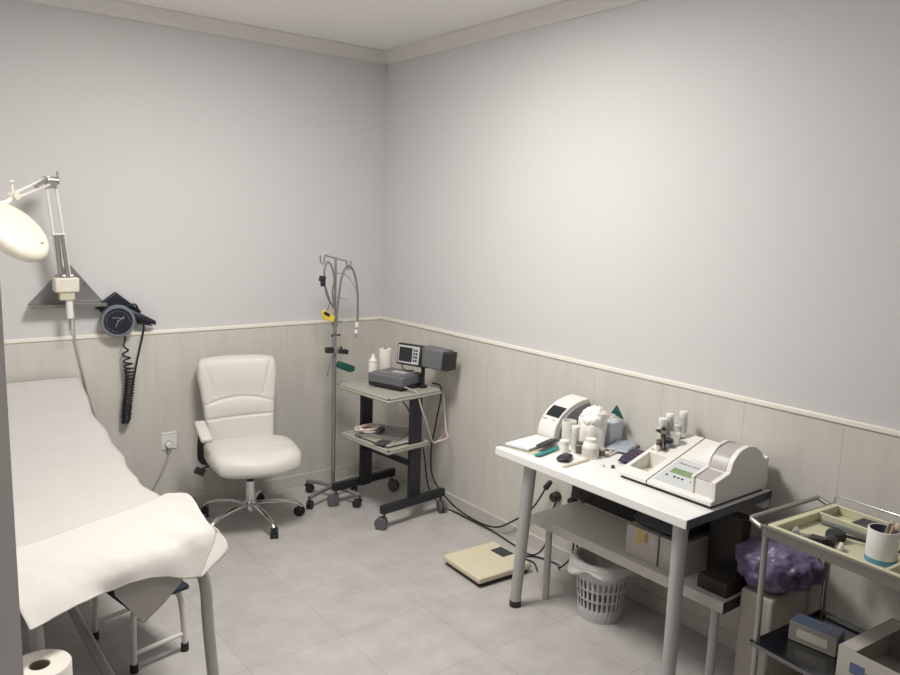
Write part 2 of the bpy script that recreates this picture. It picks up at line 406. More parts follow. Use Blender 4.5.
# ------------------------------------------------------------------ wall bracket + magnifier lamp
br = T('wall_bracket', 'grey triangular metal wall bracket carrying the magnifier lamp', 'bracket', (-1.97, 0, 1.25))
MB().prism([(-2.155, 1.262), (-1.795, 1.262), (-1.95, 1.462), (-1.968, 1.462)], -.006, 0, 'Y').build('plate', M['darksteel'], br)
MB().bx(-2.155, -1.795, -.085, 0, 1.252, 1.259).bx(-2.155, -1.795, -.088, -.083, 1.245, 1.262).build('ledge', M['steel'], br)
for q in ((-1.885, 1.36), (-1.965, 1.42)): MB().cyl((q[0], -.006, q[1]), (q[0], -.01, q[1]), .006).build('screw', M['chrome'], br)
lp = T('magnifier_lamp', 'white jointed magnifier lamp clamped to the triangular wall bracket', 'lamp', (-1.99, -.1, 1.26))
m = MB().bx(-2.052, -1.938, -.15, -.072, 1.33, 1.405)
m.build('clamp', M['ivory'], lp, bevel=.008)
m = MB().bx(-2.03, -1.96, -.14, -.10, 1.29, 1.335)
m.build('clamp_pad', M['cream'], lp, bevel=.004)
MB().cyl((-1.985, -.115, 1.34), (-1.982, -.115, 1.195), .017).build('socket_tube', M['white'], lp)
MB().cyl((-1.985, -.115, 1.20), (-1.985, -.115, 1.135), .005).cyl((-2.0, -.115, 1.136), (-1.952, -.118, 1.138), .003).build('clamp_screw', M['steel'], lp)
E0 = Vector((-2.0, -.12, 1.40)); E1 = Vector((-2.058, -.20, 1.885)); E2 = Vector((-2.275, -.56, 1.80))
ar = MB()
for dx in (-.021, .021):
    ar.tube([E0+Vector((dx*1.15, 0, 0)), E1+Vector((dx, 0, -.03))], .0075, 10, 1)
ar.build('lower_arm', M['white'], lp)
MB().tube([E0+Vector((-.02, -.013, .02)), E0.lerp(E1, .46)+Vector((-.012, -.013, 0))], .012, 12, 1).tube([E0+Vector((.014, -.013, .0)), E0.lerp(E1, .46)+Vector((.012, -.013, 0))], .010, 12, 1).build('spring', M['steel'], lp)
MB().box(E0.lerp(E1, .46), (.062, .03, .012)).build('arm_plate', M['white'], lp, bevel=.003)
MB().cyl((E0.x-.03, E0.y, E0.z+.01), (E0.x+.036, E0.y, E0.z+.01), .016).build('base_joint', M['steel'], lp)
MB().cyl(E1+Vector((-.035, 0, 0)), E1+Vector((.035, 0, 0)), .018).cyl(E1+Vector((.03, 0, .01)), E1+Vector((.03, -.0, .045)), .005).box(E1+Vector((0, 0, -.012)), (.05, .03, .05)).build('elbow', M['steel'], lp, bevel=.003)
ua = MB()
for dz in (.016, -.022): ua.tube([E1+Vector((-.01, -.01, dz)), E2+Vector((.0, 0, dz*.6))], .0068, 10, 1)
ua.build('upper_arm', M['white'], lp)
MB().tube([E1+Vector((-.03, -.04, .004)), E1.lerp(E2, .42)+Vector((0, 0, .004))], .012, 12, 1).build('spring', M['steel'], lp)
MB().cyl(E2+Vector((-.012, .012, 0)), E2+Vector((.016, -.016, 0)), .017).cyl(E2, E2+Vector((-.004, 0, .06)), .006).box(E2+Vector((-.006, -.01, .062)), (.02, .02, .01)).build('wrist_joint', M['ivory'], lp, bevel=.002)
HC_ = Vector((-2.285, -.64, 1.655))
hn = Vector((.42, -.72, .55)).normalized()          # outer face of the head
ax_l = (Vector((.60, .12, -.78))-hn*Vector((.60, .12, -.78)).dot(hn)).normalized()
ax_s = hn.cross(ax_l)
hm = Matrix((( ax_l.x, ax_s.x, hn.x, HC_.x), (ax_l.y, ax_s.y, hn.y, HC_.y), (ax_l.z, ax_s.z, hn.z, HC_.z), (0, 0, 0, 1)))
MB().tube([E2, E2+Vector((-.035, -.02, -.03)), HC_-ax_l*.155+hn*.005], .011, 10, 4).build('neck', M['white'], lp)
sc = Matrix.Diagonal((1.22, .93, 1, 1))
hd = MB().lathe([(0, .026), (.075, .025), (.108, .020), (.124, .008), (.129, -.008), (.128, -.030), (.120, -.038), (.10, -.040), (.10, -.03), (0, -.03)], n=56, mx=hm @ sc).build('head', M['ivory'], lp, ang=60)
MB().lathe([(0, .0295), (.07, .0285), (.083, .0245), (.083, .02)], n=48, mx=hm @ sc).build('lens_cover', M['ivory'], hd, ang=60)
MB().box(HC_-ax_l*.135+hn*.022, (.035, .03, .016), rz=.6).build('switch', M['black'], hd, bevel=.003)
MB().box(HC_+ax_l*.105+ax_s*.01+hn*.0225, (.022, .008, .006), rz=-.5).build('catch', M['midgrey'], hd, bevel=.002)
MB().tube([(-1.975, -.105, 1.34), (-1.955, -.075, 1.25), (-1.95, -.045, 1.17), (-1.945, -.025, 1.06), (-1.918, -.02, .90), (-1.886, -.02, .73), (-1.82, -.022, .50), (-1.70, -.022, .24), (-1.60, -.024, .15), (-1.54, -.022, .215), (-1.487, -.02, .32), (-1.474, -.03, .385), (-1.472, -.034, .408)], .0042, 8, 6).build('power_cord', M['cord'], lp)
MB().cyl((-1.472, -.014, .412), (-1.472, -.044, .412), .019, .016).build('plug', M['white'], lp, bevel=.003)

# ------------------------------------------------------------------ wall outlet
ol = T('wall_outlet', 'white square wall socket with a plug, left of the office chair', 'socket', (-1.465, 0, .425))
MB().box((-1.466, -.011, .426), (.088, .006, .088)).build('cover_plate', M['white'], ol, bevel=.003)
MB().lathe([(.022, 0), (.025, 0), (.025, .004), (.022, .004), (.022, 0)], mx=Matrix.Translation((-1.472, -.0135, .412)) @ Matrix.Rotation(PI/2, 4, 'X'), n=32).build('socket_ring', M['lightgrey'], ol)
MB().box((-1.466, -.012, .478), (.088, .008, .014)).build('top_cap', M['white'], ol, bevel=.002)

# ------------------------------------------------------------------ wall blood pressure gauge
bp_ = T('blood_pressure_gauge', 'round dark blue wall gauge with grey rim and coiled cord, below the lamp bracket', 'gauge', (-1.735, -.01, 1.16))
dm = Matrix.Translation((-1.738, -.055, 1.16)) @ Matrix.Rotation(PI/2+.06, 4, 'X') @ Matrix.Rotation(-.12, 4, 'Y')
MB().lathe([(0, -.04), (.06, -.04), (.078, -.02), (.088, 0), (.089, .02), (.084, .030), (.074, .031), (.071, .022), (0, .022)], mx=dm, n=56).build('housing', M['blue_grey'], bp_, ang=50)
fc = MB().lathe([(0, .0245), (.07, .0245), (.07, .022)], mx=dm, n=48).build('dial_face', M['navy'], bp_)
m = MB()
for k in range(28):
    a = math.radians(-140+k*10.0+90+50)
    c = dm @ Vector((math.cos(a)*.058, math.sin(a)*.058, .0255))
    m.cyl(c-Vector((0, .0006, 0)), c+Vector((0, .0006, 0)), .0016 if k % 2 else .0026, n=6)
m.build('scale_marks', M['midgrey'], fc)
MB().tube([dm @ Vector((0, 0, .028)), dm @ Vector((.030, .028, .028))], .0012, 6, 1).tube([dm @ Vector((-.03, .022, .028)), dm @ Vector((.034, .016, .028))], .001, 6, 1).tube([dm @ Vector((0.0, .008, .028)), dm @ Vector((-.012, -.03, .028))], .0012, 6, 1).build('pointer', M['lightgrey'], fc)
MB().prism([(-1.845, 1.235), (-1.735, 1.315), (-1.60, 1.20), (-1.70, 1.11)], -.03, -.005, 'Y').build('cuff_holder', M['navy'], bp_, bevel=.008)
def cuff(u, v):
    x = -1.69+.155*u; z = 1.205-.07*u+.035*(v-.5)*(1.7-u)
    return (x, -.045-.02*math.sin(u*3)-.008*math.sin(v*3), z)
MB().grid(16, 8, cuff).build('cuff', M['navy'], bp_, solid=.012, ang=180)
cuffp = MB().prism([(-1.625, 1.19), (-1.55, 1.118), (-1.635, 1.135)], -.06, -.03, 'Y').build('cuff_end', M['navy'], bp_, bevel=.005)
MB().tube([(-1.69, -.05, 1.235), (-1.645, -.06, 1.245), (-1.62, -.05, 1.19), (-1.598, -.04, 1.125), (-1.607, -.04, 1.06), (-1.636, -.04, .94), (-1.665, -.04, .80), (-1.68, -.045, .73)], .0055, 10, 6).build('straight_tube', M['blackcord'], bp_)
pts = []
base = [(-1.705, 1.075), (-1.70, 1.03), (-1.70, .97), (-1.688, .90), (-1.682, .84), (-1.688, .77), (-1.70, .69), (-1.708, .615), (-1.715, .585)]
ph = 0
for i in range(300):
    t = i/299; k = t*(len(base)-1); j = min(int(k), len(base)-2); f = k-j
    x = base[j][0]+(base[j+1][0]-base[j][0])*f; z = base[j][1]+(base[j+1][1]-base[j][1])*f
    ph += .10+1.05*max(0, t-.12)**1.1*1.4 if t > .1 else .06
    r = .004+.020*min(1, max(0, (t-.05)*3))*(1-.35*max(0, (t-.85)/.15))
    pts.append((x+r*math.cos(ph), -.05+.8*r*math.sin(ph), z))
MB().tube(pts, .0052, 6, 1).build('coiled_cord', M['blackcord'], bp_, ang=180)

# ------------------------------------------------------------------ office chair
CH = math.radians(-11)
ch = T('office_chair', 'white leather swivel office chair on chrome castor base', 'chair', (-1.140, -.408, 0), CH)
ca, sa = math.cos(CH), math.sin(CH)
# seat pad, local: -y is forward
def sw(v): return .265-.035*abs(2*v-1)**4-.018*(1-v)
def seat_p(u, v, top):
    s = 2*u-1; y = -.335+.50*v
    hw = sw(v); x = s*hw
    # rounded plan outline
    y = y+(.055*s*s if v < .5 else -.04*s*s)*(abs(2*v-1))
    e = (1-abs(s)**5)*(1-abs(2*v-1)**6); e = max(e, 0)**.42
    z0 = .425-.03*max(0, (.22-v)/.22)**2
    if top:
        g = math.exp(-((y+.11+.02*s*s)/.008)**2)*.006 if abs(s) < .8 else 0
        z = z0+.055*e+.006*noise.noise(Vector((x*6, y*6, 0)))-g+.012*(abs(s)**2)*e
    else: z = z0-.05*e
    return (x, y, z)
MB().pad(44, 40, lambda u, v: seat_p(u, v, 1), lambda u, v: seat_p(u, v, 0)).build('seat', M['leather'], ch, world=False, ang=180)
# backrest
def bw(z):
    t = (z-.42)/.51
    k = [(0, .190), (.2, .196), (.42, .205), (.6, .216), (.8, .229), (.93, .228), (1, .215)]
    for (a, wa), (b, wb) in zip(k, k[1:]):
        if t <= b: f = (t-a)/(b-a); f = f*f*(3-2*f); return wa+(wb-wa)*f
    return .215
def back_p(u, v, front):
    s = 2*u-1; z = .42+.51*v; hw = bw(z)
    z = z-(.016*abs(s)**4)*max(0, (v-.6)/.4)
    x = s*hw-.018
    yc = .175+.11*v+.0*v*v-.03*s*s*(1 if front else .4)
    e = max((1-abs(s)**8)*(1-abs(2*v-1)**16), 0)**.42
    if front:
        def gr(d): return .008*math.exp(-(d/.007)**2)
        g = gr(z-(.700-.040*s*s))+gr(z-(.590+.006*s))
        if v > .56: g += gr(abs(x+.018)-(.135+.14*(v-.56)))*.9
        if v > .93: g += 0
        bul = .012*math.exp(-((z-.645)/.05)**2)+.012*math.exp(-((z-.82)/.09)**2)
        y = yc-.045*e-bul*(1-s*s)*e+g*e
    else: y = yc+.035*e
    return (x, y, z)
MB().pad(60, 90, lambda u, v: back_p(u, v, 1), lambda u, v: back_p(u, v, 0)).build('backrest', M['leather'], ch, world=False, ang=180)
MB().box((0, .16, .40), (.07, .2, .012)).tube([(0, .07, .40), (0, .2, .40), (0, .25, .45), (0, .25, .6)], .018, 10, 5).build('back_bar', M['black'], ch, world=False)
for sx, nm in ((-1, 0), (1, 1)):
    if sx == 1: continue
    a = MB().tube([(sx*.18, -.03, .39), (sx*.262, -.02, .40), (sx*.272, -.01, .46), (sx*.262, .0, .56)], .011, 10, 5, flat=1.6).build('arm_post', M['black'], ch, world=False)
ap = MB()
def arm(u, top):
    pass
ap.box((-.262, -.045, .575), (.062, .26, .030), rx=.13)
ap.build('armrest', M['leather'], ch, world=False, bevel=.012, seg=3)
MB().tube([(-.12, -.03, .385), (-.22, -.04, .38), (-.27, -.05, .365)], .006, 8, 3).box((-.285, -.055, .355), (.055, .022, .035), ry=.5).build('lever', M['black'], ch, world=False, bevel=.004)
MB().cyl((0, 0, .10), (0, 0, .25), .027).build('gas_sleeve', M['chrome'], ch, world=False)
MB().cyl((0, 0, .25), (0, 0, .38), .02).box((0, 0, .375), (.16, .2, .03)).build('gas_lift', M['black'], ch, world=False)
bs = MB().lathe([(0, .07), (.034, .07), (.038, .08), (.038, .125), (.03, .135), (0, .135)], n=28)
def caster(parent, x, y, rz, r=.028, wd=.02, top=.075, hoodmat=None, hm_='black', wheelmat='rubber'):
    d = Vector((math.cos(rz), math.sin(rz), 0)); s_ = Vector((-d.y, d.x, 0)); c = Vector((x, y, r))-d*.018
    m = MB().cyl((x, y, r+.012), (x, y, top), .007, n=10)
    for q in (-1, 1): pass
    m.box((x-d.x*.006, y-d.y*.006, r*1.75), (.045, wd*.5, r*.75), rz=rz)
    f = m.build('caster', M[hm_], parent, world=False, bevel=.003)
    w_ = MB()
    for q in (-1, 1): w_.cyl(c+s_*q*wd*.3, c+s_*q*wd*1.1, r, n=22)
    w_.cyl(c-s_*wd*1.15, c+s_*wd*1.15, r*.45, n=14)
    w_.build('wheel', M[wheelmat], f, world=False, bevel=.003)
    return f
CR = .295
for k in range(5):
    a = math.radians(-88+72*k)-CH
    d = Vector((math.cos(a), math.sin(a), 0))
    pts = [d*.03+Vector((0, 0, .108)), d*.10+Vector((0, 0, .112)), d*.2+Vector((0, 0, .102)), d*.27+Vector((0, 0, .08)), d*CR+Vector((0, 0, .062))]
    MB().tube(pts, lambda t: .019-.006*t, 12, 5, flat=.75).build('base_arm', M['chrome'], ch, world=False)
    caster(ch, d.x*CR, d.y*CR, a+random.uniform(-1.2, 1.2), .029, .019, .07)
bs.build('hub', M['chrome'], ch, world=False)

# ------------------------------------------------------------------ IV stand
iv = T('drip_stand', 'chrome drip stand on black castors, between the office chair and the black trolley', 'drip stand', (-.575, -.355, 0))
MB().cyl((-.575, -.355, .07), (-.575, -.36, 1.15), .0125).build('lower_pole', M['darksteel'], iv)
MB().cyl((-.575, -.36, 1.13), (-.572, -.36, 1.515), .008).build('upper_pole', M['darksteel'], iv)
MB().cyl((-.575, -.36, 1.10), (-.575, -.36, 1.16), .021).cyl((-.575, -.36, 1.13), (-.535, -.38, 1.13), .008).build('height_collar', M['midgrey'], iv, bevel=.003)
for d in (-1, 1):
    X0 = -.572; xx = X0+d*.073; zz = 1.508-.028*d*.6
    MB().tube([(X0, -.36, 1.508), (X0+d*.05, -.36, 1.508-.012*(d+.0)), (xx, -.36, zz), (xx+d*.003, -.36, zz-.035), (xx+d*.012, -.36, zz-.05), (xx+d*.028, -.36, zz-.035), (xx+d*.030, -.36, zz-.0)], .0048, 8, 5).build('hook', M['darksteel'], iv)
for a in (110, 200, 290, 20):
    a = math.radians(a); d = Vector((math.cos(a), math.sin(a), 0))
    p0 = Vector((-.575, -.355, 0))
    MB().tube([p0+d*.01+Vector((0, 0, .088)), p0+d*.12+Vector((0, 0, .084)), p0+d*.215+Vector((0, 0, .074))], .0125, 10, 3).build('base_arm', M['darksteel'], iv)
    x, y = d.x*.215, d.y*.215
    caster(iv, x, y, a+.5, .026, .017, .07)
MB().cyl((-.575, -.355, .07), (-.575, -.355, .112), .026).build('hub', M['darksteel'], iv, bevel=.004)
for kx in (-.6, -.552):
    MB().sph((kx, -.375, 1.045), .008).cyl((kx, -.375, 1.045), (kx*.5-.2875, -.362, 1.045), .004).build('knob', M['black'], iv)

cl = T('pole_clamp', 'black clamp block on the drip stand pole above the green holder', 'clamp', (-.575, -.375, .95))
MB().box((-.617, -.375, .958), (.05, .035, .034)).build('jaw', M['black'], cl, bevel=.004)
MB().box((-.532, -.38, .944), (.07, .035, .028), ry=.16).box((-.55, -.38, .968), (.03, .02, .014)).build('jaw', M['black'], cl, bevel=.004)
MB().bx(-.60, -.55, -.392, -.345, .935, .975).build('clamp_ring', M['darksteel'], cl, bevel=.004)
gh = T('green_holder', 'small green plastic holder jutting from the drip stand pole', 'holder', (-.51, -.38, .85))
MB().prism([(-.562, .872), (-.548, .886), (-.455, .848), (-.457, .818), (-.49, .812), (-.562, .845)], -.405, -.36, 'Y').build('body', M['green'], gh, bevel=.004)
MB().tube([(-.60, -.372, .92), (-.615, -.378, .87), (-.635, -.38, .80), (-.625, -.38, .835), (-.6, -.372, .86)], .004, 8, 4).build('hook', M['darksteel'], gh)

hs = T('suction_hose', 'grey hose looped over the right hook of the drip stand with white end fitting', 'hose', (-.494, -.36, 1.46))
MB().tube([(-.585, -.38, 1.06), (-.574, -.38, 1.167), (-.555, -.38, 1.318), (-.535, -.375, 1.408), (-.492, -.365, 1.463), (-.452, -.37, 1.424), (-.429, -.375, 1.314), (-.424, -.375, 1.20), (-.426, -.375, 1.115)], .0066, 10, 7).build('hose', M['hose'], hs)
MB().tube([(-.551, -.345, 1.418), (-.50, -.34, 1.41), (-.455, -.34, 1.374), (-.424, -.34, 1.310), (-.47, -.34, 1.262), (-.55, -.342, 1.273)], .004, 8, 6).build('thin_loop', M['cord'], hs)
MB().cyl((-.427, -.375, 1.118), (-.430, -.375, 1.085), .011).cyl((-.431, -.375, 1.072), (-.434, -.375, 1.045), .0115).build('end_fitting', M['white'], hs, bevel=.002)
MB().cyl((-.430, -.375, 1.086), (-.436, -.375, 1.02), .007).build('fitting_core', M['midgrey'], hs)
h2 = T('cable_loop', 'grey cable looped over the left hook of the drip stand with navy connector', 'cable', (-.636, -.37, 1.48))
MB().tube([(-.59, -.378, 1.21), (-.607, -.378, 1.235), (-.641, -.38, 1.292), (-.655, -.38, 1.363), (-.657, -.38, 1.44), (-.634, -.375, 1.487), (-.609, -.38, 1.457), (-.595, -.385, 1.38), (-.606, -.385, 1.308), (-.593, -.382, 1.224)], .0055, 10, 7).build('cable', M['hose'], h2)
MB().box((-.674, -.385, 1.39), (.036, .026, .034), ry=.2).box((-.672, -.385, 1.36), (.024, .022, .03)).build('connector', M['navy'], h2, bevel=.005)
MB().tube([(-.66, -.39, 1.35), (-.648, -.39, 1.325), (-.627, -.39, 1.261), (-.634, -.39, 1.225), (-.645, -.39, 1.19)], .002, 6, 5).build('thin_wire', M['ink'], h2)
yt = T('yellow_tag', 'yellow plastic tag with black clip hanging on the drip stand', 'tag', (-.64, -.39, 1.16))
MB().prism([(-.682, 1.197), (-.667, 1.207), (-.594, 1.165), (-.605, 1.128), (-.675, 1.155)], -.40, -.385, 'Y').build('tag', M['yellow'], yt, bevel=.003)
MB().box((-.652, -.404, 1.183), (.04, .008, .016), ry=.5).build('clip', M['black'], yt, bevel=.002)

# ------------------------------------------------------------------ black trolley
TR = math.atan2(.1, .995)
TC = (-.362, -.665, 0)
tr = T('instrument_trolley', 'black trolley with two grey shelves on castors in the room corner', 'trolley', TC, TR)
ZT = .76; ZL = .46
def shelf(x0, x1, y0, y1, z, nm):
    m = MB().bx(x0, x1, y0, y1, z-.032, z-.008)
    s_ = m.build(nm, M['shelfgrey'], tr, world=False, bevel=.012, seg=3)
    r = MB(); w = .016
    r.bx(x0, x1, y0, y0+w, z-.012, z).bx(x0, x1, y1-w, y1, z-.012, z).bx(x0, x0+w, y0, y1, z-.012, z).bx(x1-w, x1, y0, y1, z-.012, z)
    r.build('rim', M['shelfgrey'], s_, world=False, bevel=.004)
    return s_
shelf(-.205, .205, -.232, .252, ZT, 'top_shelf')
shelf(-.200, .12, -.232, .232, ZL, 'lower_shelf')
for sy in (1, -1):
    cx0 = -.065 if sy > 0 else -.02
    MB().bx(cx0, cx0+.084, sy*.205-.014, sy*.205+.014, .10, ZT-.03).build('column', M['blackmetal'], tr, world=False, bevel=.006)
    MB().bx(-.245, .235, sy*.236-.018, sy*.236+.018, .096, .144).build('foot_beam', M['blackmetal'], tr, world=False, bevel=.004)
    for sx in (-.222, .215):
        caster(tr, sx, sy*.236, .4+.5*sx*10+sy*.3, .036, .019, .09, hm_='castor', wheelmat='castor')
MB().bx(-.03, -.01, -.2, .2, .33, .36).build('cross_brace', M['blackmetal'], tr, world=False)

# base unit and screen on the trolley
UR = math.radians(18)
eu = T('console_unit', 'flat dark grey console box on the trolley top shelf', 'medical device', (-.303, -.632, ZT), UR)
MB().box((0, 0, .010), (.215, .255, .020)).build('base', M['black'], eu, world=False, bevel=.003)
MB().box((0, 0, .048), (.222, .262, .056)).build('casing', M['unitgrey'], eu, world=False, bevel=.008)
MB().box((.0, -.04, .078), (.17, .15, .006)).box((-.05, .078, .078), (.06, .08, .005)).build('lid', M['unitgrey2'], eu, world=False, bevel=.002)
MB().box((.0, -.03, .0822), (.05, .10, .002)).build('label_plate', M['lightgrey'], eu, world=False)
mo = T('monitor', 'grey monitor with small black screen on a stalk above the trolley console', 'monitor', (-.183, -.768, ZT), UR)
# local: -x faces the room, -y runs along the box
zc = .182
scr = MB().box((-.052, .072, zc+.012), (.05, .178, .128), rx=.0, ry=.14).build('screen_housing', M['black'], mo, world=False, bevel=.006)
mxs = Matrix.Translation((-.052, .072, zc+.012)) @ Matrix.Rotation(.14, 4, 'Y')
def on_scr(y0, y1, z0, z1, x=-.0265, t=.003):
    b = MB(); b.bx(x-t, x, y0, y1, z0, z1); b.bm.transform(mxs); return b
on_scr(-.078, .078, -.053, .053).build('bezel', M['lightgrey'], scr, world=False, bevel=.002)
on_scr(-.028, .068, -.042, .042, -.0285).build('screen', M['screen'], scr, world=False)
for r_ in range(4):
    for c_ in range(2):
        on_scr(-.066+c_*.017, -.054+c_*.017, .024-r_*.02, .036-r_*.02, -.0285).build('button', M['black'], scr, world=False)
MB().box((-.005, -.070, zc+.006), (.12, .175, .118), ry=.05, rx=.06).build('body', M['unitgrey'], mo, world=False, bevel=.008)
MB().box((.002, -.168, zc-.004), (.108, .032, .108), ry=.05, rx=.06).build('end_cap', M['black'], mo, world=False, bevel=.006)
MB().cyl((.0, .02, .0), (.0, .02, .16), .012).cyl((0, .02, 0), (0, .02, .01), .026).box((-.01, .0, .138), (.09, .08, .025)).build('stand', M['black'], mo, world=False, bevel=.002)
for q in (-.03, -.10): MB().cyl((-.045, q, zc-.05), (-.045, q, zc-.02), .009).build('knob', M['black'], mo, world=False)
MB().tube([(-.045, .13, .165), (-.06, .135, .12), (-.05, .11, .095), (-.04, .06, .10)], .0035, 8, 5).build('lead', M['ink'], mo, world=False)
sb = T('squeeze_bottle', 'small white nozzle bottle standing behind the trolley console', 'bottle', (-.362, -.462, ZT))
MB().lathe([(0, .0), (.026, 0), (.028, .006), (.028, .105), (.024, .118), (.024, .122)], n=28).build('body', M['white'], sb, world=False)
MB().lathe([(.026, .118), (.026, .128), (.015, .140), (.012, .15), (.006, .168), (0, .170)], n=24).build('nozzle', M['white'], sb, world=False)
pr = T('paper_roll', 'white paper roll standing upright behind the trolley console', 'paper roll', (-.262, -.445, ZT))
MB().lathe([(.012, 0), (.038, 0), (.040, .004), (.040, .186), (.038, .19), (.012, .19), (.012, 0)], n=36).build('roll', M['paperroll'], pr, world=False)
MB().lathe([(.0105, .005), (.0125, .005), (.0125, .193), (.0105, .193), (.0105, .005)], n=20).build('core', M['card'], pr, world=False)

# clutter on the lower shelf
pf = T('paper_pile', 'loose pile of papers and leads on the lower trolley shelf', 'papers', (-.42, -.70, ZL))
for k in range(4):
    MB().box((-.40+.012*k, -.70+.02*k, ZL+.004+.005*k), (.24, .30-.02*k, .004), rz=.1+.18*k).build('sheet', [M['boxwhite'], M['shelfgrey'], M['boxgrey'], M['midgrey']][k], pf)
MB().box((-.50, -.80, ZL+.013), (.10, .07, .004), rz=.4).build('dark_card', M['ink'], pf)
ct = T('lead_coil', 'coiled beige lead with dark plugs lying on the lower trolley shelf papers', 'cable', (-.45, -.58, ZL+.02))
pts = []
for i in range(60):
    a = i*.42; r = .05+.012*math.sin(i*.7)
    pts.append((-.46+1.5*r*math.cos(a), -.58+r*math.sin(a), ZL+.031+.02*(i/60)+.004*math.sin(i)))
MB().tube(pts, .006, 8, 2).build('lead', M['pink'], ct)
MB().box((-.44, -.67, ZL+.042), (.05, .03, .022), rz=.5).box((-.40, -.64, ZL+.042), (.04, .025, .02), rz=1.2).build('plug', M['ink'], ct, bevel=.004)
ap_ = T('equipment_cable', 'pale cable running down from the trolley console front', 'cable', (-.27, -.81, ZT))
MB().tube([(-.345, -.775, ZT+.02), (-.33, -.815, ZT+.012), (-.315, -.865, ZT-.002), (-.305, -.912, ZT-.10), (-.275, -.92, .58), (-.24, -.922, .48), (-.21, -.915, .45), (-.12, -.86, .46)], .0045, 8, 6).build('cable', M['cord'], ap_)
MB().box((-.352, -.765, ZT+.022), (.035, .03, .025), rz=.3).build('plug', M['lightgrey'], ap_, bevel=.004)
MB().tube([(-.21, -.91, .455), (-.15, -.93, .47), (-.10, -.90, .47), (-.07, -.84, .49), (-.055, -.80, .60), (-.06, -.79, .70), (-.1, -.79, .752)], .004, 8, 5).build('return_lead', M['pink'], ap_)

def cable(label, pts, r=.0045, m='blackcord', plug=None):
    t = T('power_cable', label, 'cable', pts[len(pts)//2])
    MB().tube(pts, r, 8, 7).build('cable', M[m], t)
    if plug:
        p, q, rr = plug
        MB().cyl(p, q, rr, rr*.8, n=20).build('plug', M['black'], t, bevel=.004)
    return t
cable('black cable hanging down behind the trolley and swinging up to the upper wall plug',
      [(-.11, -.74, .77), (-.085, -.80, .74), (-.06, -.72, .5), (-.045, -.66, .30), (-.05, -.70, .14), (-.06, -.90, .045), (-.055, -1.096, .012), (-.05, -1.294, .026), (-.05, -1.448, .118), (-.05, -1.592, .24), (-.06, -1.70, .40)], .005, plug=((-.06, -1.69, .385), (-.06, -1.725, .43), .016))
cable('black cable along the floor from the trolley castor to the lower wall plug',
      [(-.20, -.50, .66), (-.13, -.52, .56), (-.10, -.589, .46), (-.10, -.66, .30), (-.10, -.72, .10), (-.075, -.82, .010), (-.07, -.971, .008), (-.07, -1.177, .010), (-.07, -1.32, .010), (-.09, -1.50, .008), (-.10, -1.66, .012), (-.09, -1.74, .10), (-.06, -1.735, .25), (-.03, -1.735, .30), (-.02, -1.735, .335)], .0045, plug=((-.010, -1.735, .345), (-.055, -1.735, .345), .028))
cable('thin black cable looping on the floor behind the narrow bench leg',
      [(-.20, -1.80, .006), (-.15, -1.72, .006), (-.16, -1.64, .007), (-.09, -1.68, .007), (-.06, -1.80, .006), (-.10, -1.86, .02), (-.06, -1.90, .09), (-.045, -1.89, .2), (-.03, -1.86, .33), (-.03, -1.85, .40), (-.03, -1.87, .425)], .0045, plug=((-.010, -1.855, .36), (-.05, -1.855, .36), .024))
cable('thin black cable hanging in a loop below the bench beside the waste basket',
      [(-.04, -1.93, .395), (-.05, -1.91, .30), (-.06, -1.93, .16), (-.07, -1.98, .10), (-.06, -2.0, .16), (-.05, -1.96, .28), (-.047, -1.945, .36), (-.05, -1.95, .395)], .004)

# ------------------------------------------------------------------ floor scale
fs = T('floor_scale', 'cream flat floor scale with dark display, on the floor left of the table leg', 'scale', (-.39, -1.625, 0), math.radians(-3))
MB().box((0, 0, .012), (.31, .29, .02)).build('base', M['rubber'], fs, world=False, bevel=.004)
MB().box((0, 0, .037), (.335, .315, .03)).build('platform', M['scale'], fs, world=False, bevel=.008)
MB().box((.118, .025, .0525), (.075, .10, .003), rz=.05).build('display', M['screen'], fs, world=False, bevel=.001)
MB().box((.14, -.145, .048), (.03, .02, .016)).build('switch', M['lightgrey'], fs, world=False, bevel=.003)

# ------------------------------------------------------------------ table
TX0, TX1, TY0, TY1, TZ = -.581, -.022, -1.865, -2.893, .74
tb = T('table', 'white rectangular table on thick silver legs against the right wall', 'table', (-.3, -2.38, 0))
MB().bx(TX0, TX1, TY1+.002, TY0, TZ-.036, TZ).build('tabletop', M['lam'], tb, bevel=.003)
MB().bx(TX0+.001, TX1, TY1, TY1+.0019, TZ-.035, TZ-.001).build('end_edge', M['edge'], tb)
for (x, y), (x2, y2) in (((-.515, -2.035), (-.526, -1.988)), ((-.51, -2.822), (-.512, -2.822))):
    lg = MB().cyl((x2, y2, .028), (x, y, TZ-.036), .0255, .0285, n=28).build('leg', M['greyleg'], tb)
    MB().cyl((x2, y2, 0), (x2, y2, .03), .0275, n=28).build('rubber_foot', M['black'], lg, bevel=.002)

MB().bx(-.05, -.009, -2.88, -1.88, TZ-.075, TZ-.036).build('wall_batten', M['lam'], tb, bevel=.002)

# ------------------------------------------------------------------ bench under the table
BZ = .395
bn = T('bench', 'low narrow white bench standing under the table', 'bench', (-.23, -2.44, 0))
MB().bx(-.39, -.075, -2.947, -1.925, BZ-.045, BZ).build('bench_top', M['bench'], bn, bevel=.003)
MB().bx(-.389, -.075, -2.9495, -2.9472, BZ-.044, BZ-.001).build('end_edge', M['brownbox'], bn)
for x, y in ((-.36, -2.02), (-.36, -2.90), (-.11, -2.02), (-.11, -2.90)):
    MB().cyl((x, y, 0), (x, y, BZ-.045), .0165, n=20).build('leg', M['greyleg'], bn)

